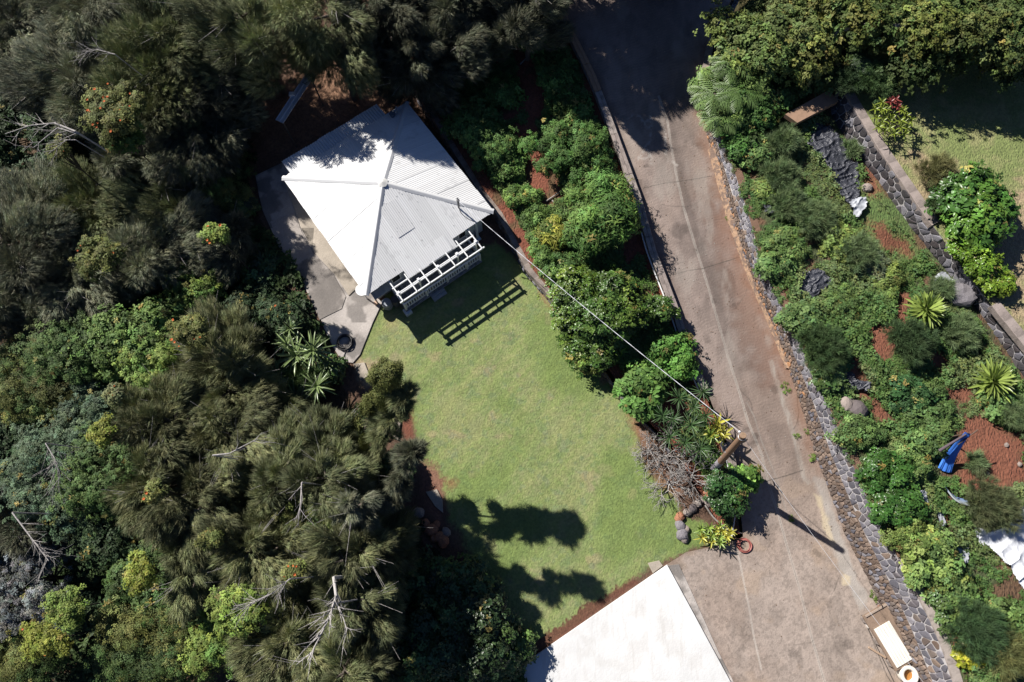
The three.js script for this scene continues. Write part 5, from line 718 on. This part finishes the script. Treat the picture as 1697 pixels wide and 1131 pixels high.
  F('soft feathery bush beside the upper end of the big black sheet', 1298, 235, 26, 1.3, gf); F('feathery bush overlapping the middle of the big black sheet', 1305, 335, 28, 1.3, gf); F('small feathery tuft between black sheet and dark wall', 1412, 250, 12, .6, gf); F('feathery bush above the square black sheet', 1350, 365, 34, 1.3, gf); F('feathery bush in front of the pale variegated shrub', 1420, 420, 30, 1.2, gf); F('feathery bush overhanging the stone wall midway along the driveway', 1365, 580, 36, 1.6, [.06, .11, .035]); F('dark feathery bush by the upper agave', 1510, 565, 34, 1.4, [.055, .1, .035]); F('feathery bush behind the upper agave', 1590, 552, 26, 1, gf); F('feathery bush at the foot of the dark wall above the boulder', 1556, 482, 20, .8, gf); F('olive feathery bush below the red soil against the white sheet', 1642, 836, 38, 1.4, [.1, .12, .05]); F('round feathery bush overhanging the garden near the bottom edge', 1615, 1045, 38, 1.8, [.05, .1, .035]); F('olive feathery bush in the bottom corner of the garden', 1675, 1085, 30, 1.4, [.14, .15, .05]); F('little green tuft on the red soil', 1615, 767, 12, .5, gf); F('feathery bush by the dark wall under the lower agave', 1690, 690, 26, 1, gf); F('feathery bush on the upper rim of the driveway wall', 1290, 290, 28, 1.2, gf);
  B('bushy weeds overhanging the wall top where the driveway narrows', 1252, 250, 36, 1.2, g1, CL.mid); B('round weed bush above the square black sheet', 1305, 405, 34, 1.1, g2, CL.small); B('dark green bush against the square black sheet', 1288, 440, 30, 1, g1, CL.mid); B('yellow-green leafy bush in the middle of the upper garden', 1390, 395, 34, 1, g3, CL.mid); B('pale variegated shrub in the middle of the garden', 1450, 440, 26, 1.1, [.26, .3, .16], CL.small); B('yellow-green bush above the upper agave', 1470, 470, 32, .9, g3, CL.small); B('leafy bush under the square black sheet', 1395, 500, 34, .9, g2, CL.small); B('leafy clump by the wall rim below the square black sheet', 1330, 525, 30, .9, g1, CL.mid); B('dark leafy bush beneath the black plastic scrap', 1375, 625, 24, .9, g1, CL.big, GLOSSY); B('dark round bush in the open middle of the garden', 1510, 655, 34, 1.1, [.05, .12, .04], CL.mid); B('leafy bush between dark round bush and red soil', 1545, 672, 34, 1, g1, CL.small); B('bush on the forest-green slope by the blue sheet', 1538, 722, 36, 1.2, g1, CL.mid); B('bush right beside the blue sheet', 1512, 772, 30, 1.2, g2, CL.small); B('glossy dark bush row nearest the wall rim', 1475, 780, 36, 1.3, [.06, .14, .03], CL.mid, GLOSSY); B('glossy dark bush below the row by the wall rim', 1490, 835, 36, 1.3, [.06, .14, .03], CL.mid, GLOSSY); B('bush beside the lower agave', 1685, 660, 24, .9, g2, CL.mid); B('leafy bush under the lower agave', 1660, 675, 26, .8, g1, CL.mid); B('bush spilling over the wall rim by the pole wire', 1425, 720, 30, 1, g1, CL.small); B('bright leafy mass above the bottom wall coping', 1545, 930, 46, 1.2, g2, CL.mid, LEAF, 1.7, g3); B('bright leafy mass beside the white sheet', 1598, 1000, 34, 1.2, g2, CL.mid, LEAF, 1.7, g3); B('leafy mass along the coping near the bottom', 1580, 990, 40, 1.2, g1, CL.mid, GLOSSY, 1.6); B('leafy mass above the bottom corner rocks', 1672, 1038, 30, 1, g2, CL.mid); B('yellow broad-leaved plant at the wall coping in the bottom corner', 1610, 1090, 16, .7, [.34, .35, .04], CL.big, GLOSSY); B('bushes at the bottom edge by the coping', 1640, 1115, 34, .9, g1, CL.small); B('little leafy plant with big leaves at the wall rim', 1275, 310, 18, .8, g3, CL.long); B('low bush by the pale plastic scraps', 1510, 890, 34, 1, g3, CL.small);
  // low cover of the whole terrace
  const list = [], l2 = [];
  for (let i = 0; i < 38000; i++) { const z = lerp(UT.p[0].z - 6, 9, R()), a = WT.x(z), b = z < UT.p[0].z ? a + 9 : UF.x(z) - .45, x = lerp(a - .1, b - .1, R()); if (R() > (b - a) / 14) continue; if (soils.some(q => x > q.B[0] && x < q.B[1] && z > q.B[2] && z < q.B[3] && sdf(x, z, q.p) + (fbm(x * 1.6, z * 1.6, 3) - .5) * .9 < .05) || noCover.some(p => inPoly(x, z, p)) || (z > P(1480, 905, 3.6).z && x < a + .6)) continue; const n = fbm(x * .6 + 13, z * .6, 3), gp = inPoly(x, z, grassPatch); if (gp && R() < .75) continue; if (n < .36) continue; const h = gp ? .08 : sstep(.4, .7, n) * .4; (n > .5 ? list : l2).push({ p: V(x, ground(x, z) + .04 + h * R(), z), d: V((R() - .5) * .8, 1, (R() - .5) * .8).normalize(), r: R() * 6.28, s: gp ? .4 : .45 + .5 * R(), c: vary(vn(x * .5, z * .5) > .6 ? [.17, .23, .085] : [.12, .205, .06], .65 + .6 * R(), R, .35) }); }
  tag(scatter('ground_cover', CL.cover[0], LEAF, list), 'dense leafy weeds overgrowing the terrace garden between the two stone walls', 'ground cover'); tag(scatter('ground_cover', CL.small[0], LEAF, l2), 'sparser small-leaved weeds around the red soil and black sheets of the garden', 'ground cover');
  // stone steps / brown ramp at the wall end
  const rm = thing('garden_ramp', 'brown concrete ramp slab at the far end of the dark stone wall', 'ramp', V(0, 0, 0)), rp = poly([[1300, 192], [1372, 152], [1388, 170], [1320, 206]], 4.2).map(p => [p.x, p.z]), sh = new THREE.Shape(rp.map(([x, z]) => new THREE.Vector2(x, -z))), eg = new THREE.ExtrudeGeometry(sh, { depth: .3, bevelEnabled: false }); eg.rotateX(-Math.PI / 2); eg.translate(0, 4.05, 0); obj('slab', eg, M(col(.33, .21, .14), .95, { map: rep(mottle, .6, .6) }), rm);
}
/* ---------------------------------------------------------------- upper lawn and the trees by it */
{
  const R = rng(919), gl = [.09, .2, .035];
  lobed(plant('glossy_bush', 'large round glossy green bush on the upper lawn against the stone wall', 'shrub', 1616, 345, 1.0), 2.0, 1.7, [.07, .155, .032], R, CL.big, 1.5, .6, GLOSSY, false, [.12, .24, .04]);
  lobed(plant('hedge_bush', 'yellow-green low bush trailing down the wall below the round glossy bush', 'shrub', 1622, 420, .6), 1.35, 1.0, [.14, .24, .03], R, CL.mid, 1.6, .6, GLOSSY, false); lobed(plant('hedge_bush', 'small yellow-green bush at the lower tip of the trailing bush', 'shrub', 1652, 468, .4), .85, .7, [.16, .25, .03], R, CL.mid, 1.6, .6, GLOSSY, false);
  feathery(plant('feathery_bush', 'dry wispy bush on the upper lawn just above the round glossy bush', 'shrub', 1552, 286, .5), .95, .9, [.16, .16, .06], R);
  const tm = leafTone([.22, .28, .04], .35), rm = leafTone([.3, .07, .06], .35), T = plant('ti_clump', 'yellow-green and red strap-leaved clump casting a shadow on the upper lawn', 'plant', 1480, 195, 1); for (let i = 0; i < 26; i++) { const a = i * 2.4, q = 1.15 * Math.sqrt(i / 26), p = V(Math.cos(a) * q, .8 + .5 * R(), Math.sin(a) * q); rosette(T, p, 11, .4, 'ti', p.z < -.4 && p.x > -.2 && R() < .8 ? rm : tm, R); } obj('stem', Array.from({ length: 15 }, (_, i) => { const a = i * 2.4, q = 1.15 * Math.sqrt(i / 15); return taper(V(Math.cos(a) * q * .5, -.1, Math.sin(a) * q * .5), V(Math.cos(a) * q, 1, Math.sin(a) * q), .03, .02, 5); }), BARK, T);
  // big spreading tree with a pale limb
  const tree = (label, u, v, rp, ht, c, kind, c2, mat = LEAF, dens = 1.2, sq = .6) => lobed(plant('spreading_tree', label, 'tree', u, v - 12, ht * .5), rp / 24, ht * .6, c, R, kind, dens, sq, mat, true, c2);
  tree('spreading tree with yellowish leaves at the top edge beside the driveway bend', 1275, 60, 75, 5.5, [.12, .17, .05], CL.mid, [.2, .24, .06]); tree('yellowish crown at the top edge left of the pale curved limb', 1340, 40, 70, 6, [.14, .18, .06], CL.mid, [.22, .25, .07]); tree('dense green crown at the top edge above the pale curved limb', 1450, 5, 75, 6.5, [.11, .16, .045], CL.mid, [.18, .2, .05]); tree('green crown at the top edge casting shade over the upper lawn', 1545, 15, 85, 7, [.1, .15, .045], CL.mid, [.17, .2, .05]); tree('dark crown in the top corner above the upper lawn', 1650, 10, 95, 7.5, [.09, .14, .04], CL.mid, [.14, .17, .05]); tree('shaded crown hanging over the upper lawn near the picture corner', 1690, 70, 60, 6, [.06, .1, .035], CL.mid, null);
  const lp = [[1380, 58, 5.2], [1405, 46, 5.6], [1430, 40, 5.9], [1460, 40, 6.1], [1500, 46, 6.3]].map(([u, v, h]) => P(u, v, h + 1.4)); const lb = thing('tree_limb', 'pale thick curved limb showing under the crowns at the top edge', 'branch', V(0, 0, 0)); obj('limb', tube([V(lp[0].x - .6, 4, lp[0].z - .2), ...lp], .17, 9, 30), PALEBARK, lb);
  const pm = (label, u, v, L, n, c, hgt = 2.2) => { const t = plant('fern_palm', label, 'plant', u, v, hgt * .8), m = leafTone(c, .38); obj('stem', taper(V(0, -.2, 0), V(0, hgt - .5, 0), .09, .07), BARK, t); for (let i = 0; i < n; i++) { const a = i * 2.39996, d = V(Math.cos(a), 0, Math.sin(a)), f = new THREE.Group(); const gs = [], r0 = .3 + .6 * R(); for (let k = 1; k <= 13; k++) { const q = k / 13, p = V(0, r0 * L * (q - q * q * .9), q * L * .95); for (const s of [-1, 1]) { const g = bladeGeo(.34 * L * Math.sin(Math.PI * Math.min(1, q * .85 + .12)) + .08, .042, -.1, .3, 3); g.rotateY(s * (1.0 - .45 * q) + (R() - .5) * .2); g.translate(p.x, p.y, p.z); gs.push(g); } } const o = obj('frond', gs, m[Math.floor(R() * 3)], t); o.position.set(0, hgt - .5, 0); o.rotation.y = -a + Math.PI / 2; } };
  pm('ferny palm overhanging the driveway at the wall end', 1180, 165, 1.55, 10, [.17, .27, .08], 2.2); pm('second ferny palm nearer the driveway bend', 1215, 105, 1.41, 10, [.15, .24, .07], 2.6); pm('small ferny palm at the tip of the driveway wall', 1188, 205, 1.28, 10, [.17, .27, .08], 1.7); pm('ferny palm set back behind the one overhanging the driveway', 1225, 150, 1.48, 10, [.15, .25, .07], 2.2);
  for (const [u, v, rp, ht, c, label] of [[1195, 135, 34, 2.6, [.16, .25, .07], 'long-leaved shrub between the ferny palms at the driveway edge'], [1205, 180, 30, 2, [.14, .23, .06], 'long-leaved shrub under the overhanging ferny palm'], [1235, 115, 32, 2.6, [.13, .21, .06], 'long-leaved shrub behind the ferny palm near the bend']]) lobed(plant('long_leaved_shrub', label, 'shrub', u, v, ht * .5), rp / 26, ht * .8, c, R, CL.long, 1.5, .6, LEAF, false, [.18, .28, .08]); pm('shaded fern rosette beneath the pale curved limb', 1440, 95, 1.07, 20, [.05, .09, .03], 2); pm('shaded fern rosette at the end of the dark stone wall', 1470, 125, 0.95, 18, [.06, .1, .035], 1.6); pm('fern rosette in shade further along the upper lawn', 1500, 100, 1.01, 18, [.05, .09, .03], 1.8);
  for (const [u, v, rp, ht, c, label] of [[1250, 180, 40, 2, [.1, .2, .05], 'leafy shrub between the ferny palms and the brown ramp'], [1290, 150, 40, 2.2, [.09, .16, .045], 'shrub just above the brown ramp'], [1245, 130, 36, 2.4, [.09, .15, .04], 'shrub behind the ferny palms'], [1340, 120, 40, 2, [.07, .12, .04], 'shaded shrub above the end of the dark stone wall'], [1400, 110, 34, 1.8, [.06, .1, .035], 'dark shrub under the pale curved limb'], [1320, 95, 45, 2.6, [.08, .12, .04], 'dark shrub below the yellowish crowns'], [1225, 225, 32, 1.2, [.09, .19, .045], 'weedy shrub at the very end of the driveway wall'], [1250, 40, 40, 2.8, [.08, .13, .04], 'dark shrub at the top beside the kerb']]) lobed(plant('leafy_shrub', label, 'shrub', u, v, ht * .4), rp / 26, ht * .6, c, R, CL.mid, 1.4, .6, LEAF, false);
  feathery(plant('feathery_bush', 'feathery bush in half shade under the top edge crowns', 'shrub', 1445, 135, .8), 1.3, 1.5, [.07, .13, .04], R); feathery(plant('feathery_bush', 'feathery bush beside the end of the dark stone wall', 'shrub', 1405, 130, .7), 1, 1.3, [.06, .11, .045], R); feathery(plant('feathery_bush', 'small feathery tuft on the wall edge by the round glossy bush', 'shrub', 1550, 340, .4), .5, .7, gf0(), R);
}
function gf0() { return [.11, .165, .06]; }

/* ---------------------------------------------------------------- small things on the paving */
{
  const R = rng(4242);
  const coil = (label, u, v, y, r, n, w, c) => { const t = thing('hose_coil', label, 'hose', P(u, v, y)); for (let k = 0; k < n; k++) { const rr = r * (.78 + .3 * R()), pts = []; const ox = (R() - .5) * r * .25, oz = (R() - .5) * r * .25, e = 1 + (R() - .5) * .14; for (let i = 0; i < 14; i++) { const a = i / 14 * 6.2832; pts.push(V(ox + rr * e * Math.cos(a), w + k * w * .7 + .02 * Math.sin(a * 2 + k), oz + rr / e * Math.sin(a))); } obj('loop', new THREE.TubeGeometry(new THREE.CatmullRomCurve3(pts, true), 48, w, 6, true), M(col(...c), .45), t); } return t; };
  const h1 = coil('coil of black hose lying on the tip of the patio', 572, 568, .07, .44, 9, .026, [.02, .02, .024]); obj('tail', tube([V(.1, .03, .4), V(-.05, .03, .9), V(-.2, .03, 1.15), V(-.1, .03, 1.5)], .024, 6), M(col(.02, .02, .024), .45), h1);
  const h2 = coil('coil of dusty red hose beside the bromeliad clump on the driveway', 1234, 904, .03, .34, 5, .026, [.36, .12, .1]); obj('tail', tube([V(-.3, .03, -.1), V(-.6, .04, -.1), V(-.75, .04, -.5), V(-.5, .05, -.75), V(-.1, .05, -.6)], .024, 6), M(col(.1, .09, .09), .5), h2);
  tag(obj('guard_pole', [taper(P(1213, 892, .1), P(1221, 838, .75), .035, .03, 8)], M(col(.62, .62, .63), .5)), 'thin white stake leaning beside the red hose', 'stake');
  tag(obj('fallen_branch', tube([P(1168, 838, .2), P(1182, 858, .2), P(1198, 872, .2), P(1214, 884, .2)].map((p, i) => p.add(V(0, .1 * R(), 0))), .05, 6), PALEBARK), 'brown branch lying behind the bromeliad clump', 'branch');
  // gutter lying behind the cottage
  const a = P(463, 202, 3), b = P(516, 121, 3), d = b.clone().sub(a), g = thing('metal_gutter', 'long fallen metal roofing strip in the trees behind the cottage', 'gutter', a); const prof = [[-.26, .06], [-.26, 0], [-.03, 0], [0, .05], [.03, 0], [.26, 0], [.26, .06], [.245, .06], [.245, .012], [.03, .012], [0, .065], [-.03, .012], [-.245, .012], [-.245, .06]]; const sw = t => { const q = d.clone().multiplyScalar(t); return q; }; obj('strip', sweep([sw(0), sw(.33), sw(.66), sw(1)], prof), M(col(.62, .66, .74), .35, { metalness: .3 }), g); for (const k of [.05, .95]) obj('prop', taper(V(d.x * k, -3.1, d.z * k), V(d.x * k, 0, d.z * k), .05, .05), BARK, g); tag(obj('block', box(.35, .18, .25, 0, 0, 0), M(col(.7, .7, .7), .8)), 'pale block at the middle of the fallen metal strip', 'block').position.copy(a.clone().add(d.clone().multiplyScalar(.55)).add(V(-.3, .03, 0)));
  // table base, board, box, tub by the stone wall
  const H0 = .02, ctr = P(1471, 1056, .4), ax = P(1503, 1098, .4).sub(P(1457, 1022, .4)), ang = -Math.atan2(ax.z, ax.x);
  const tb = thing('planter_table', 'low brown concrete block table against the foot of the stone wall', 'table', V(ctr.x, H0, ctr.z), null, ang), tc = M(col(.26, .185, .135), .9, { map: rep(mottle, .8, .8), ...bumpM(.01, 2) }); obj('top', box(2.9, .14, 1.5, .0, .55, -.1, 0, .02), tc, tb); for (const s of [-1.15, 0, 1.15]) obj('leg', box(.3, .48, 1.2, s, .24, 0), capMat, tb); obj('rim', [box(2.8, .06, .1, .0, .65, -.78), box(.1, .06, 1.3, -1.38, .65, -.1)], M(col(.34, .27, .22), .9), tb);
  const bd = thing('white_board', 'white grooved board lying on the brown block table', 'board', V(ctr.x, .645, ctr.z), null, ang), wm = M(col(.86, .82, .74), .55, { map: rep(mottle, .4, .4) }); for (let i = 0; i < 6; i++) obj('plank', box(2, .05, .148, .32, .025, -.34 + i * .157, 0, .01), wm, bd);
  tag(obj('block', box(.3, .22, .32, 0, 0, 0, ang, .02), M(col(.8, .77, .72), .7)), 'small white block at the edge of the brown block table', 'block').position.copy(P(1441, 1035, .12));
  const wedge = new THREE.Shape([[0, 0], [1.0, .1], [.75, .62], [.5, .66]].map(q => new THREE.Vector2(...q))), wg = new THREE.ExtrudeGeometry(wedge, { depth: .35, bevelEnabled: true, bevelSize: .012, bevelThickness: .012, bevelSegments: 1 }); wg.rotateX(-Math.PI / 2); wg.translate(-.5, 0, .3); tag(obj('white_box', wg, M(col(.8, .78, .74), .6)), 'white wedge-shaped box between the block table and the tub', 'box').position.copy(P(1505, 1096, .02).add(V(0, 0, .1)));
  const tubP = P(1502, 1118, .35); tubP.y = .02; const tb2 = thing('planter_tub', 'white tub with rusty water in it at the bottom edge by the stone wall', 'tub', tubP); obj('shell', new THREE.LatheGeometry([[0, .02], [.36, .02], [.4, .3], [.44, .62], [.46, .66], [.42, .68], [.3, .68], [.27, .64], [.25, .2], [0, .2]].map(q => new THREE.Vector2(...q)), 28), M(col(.8, .76, .68), .55), tb2); obj('water', new THREE.CylinderGeometry(.262, .262, .03, 24).translate(0, .42, 0), M(col(.36, .16, .04), .25), tb2);
  tag(obj('timber', box(.95, .08, .1, 0, 0, 0, -.55), M(col(.38, .27, .19), .9)), 'short wooden batten lying on the paving beside the white board', 'batten').position.copy(P(1454, 1082, .08)); tag(obj('timber', box(.6, .06, .1, 0, 0, 0, .9), M(col(.3, .14, .1), .9)), 'reddish bracket leaning by the far end of the block table', 'bracket').position.copy(P(1453, 1012, .1)); tag(obj('cable', tube([P(1452, 1003, .5), P(1459, 1000, .8), P(1463, 1008, .7), P(1460, 1018, .3)], .02, 6), M(col(.06, .05, .05), .5)), 'dark bent cable against the wall above the block table', 'cable');
  tag(obj('steel_rod', [taper(P(1428, 1020, .04), P(1482, 1131, .04), .02, .02, 6), taper(P(1482, 1131, .04), P(1500, 1170, .04), .02, .02, 6)], M(col(.07, .06, .055), .6)), 'long thin dark rod lying on the paving past the white board', 'rod');
  // weeds in the paving joints, leaves and pebbles
  const wl = []; for (const [u, v] of [[1300, 640], [1304, 650], [1338, 716], [1320, 722], [1312, 860], [1347, 760], [1446, 985], [1450, 993], [1206, 352], [1210, 360], [1344, 758]]) for (let i = 0; i < 7; i++) { const p = onGround(u, v, 1.5); wl.push({ p: p.add(V((R() - .5) * .3, .05, (R() - .5) * .3)), d: V((R() - .5), 1, (R() - .5)).normalize(), r: R() * 6, s: .3 + .3 * R(), c: vary([.16, .25, .05], .8 + .4 * R(), R) }); } tag(scatter('weeds', CL.small[0], LEAF, wl), 'tiny weeds sprouting from driveway cracks and the wall foot', 'weeds');
  const lf = []; for (let i = 0; i < 500; i++) { const z = lerp(-34, 5, R()), x = lerp(DL.x(z) + .1, DR.x(z) - .1, Math.pow(R(), 1.7)); lf.push({ p: V(x, DL.y(z) + .015, z), d: V((R() - .5) * .3, 1, (R() - .5) * .3).normalize(), r: R() * 6, s: .35 + .5 * R(), c: R() < .7 ? [.17, .11, .07] : [.36, .33, .3] }); } const lg = (() => { const g = bladeGeo(.1, .05, 0, .05, 2); return g; })(); tag(scatter('leaf_litter', lg, M(col(1, 1, 1), .9), lf), 'dry leaves scattered over the driveway', 'leaf litter');
}
renderer.render(scene, camera);
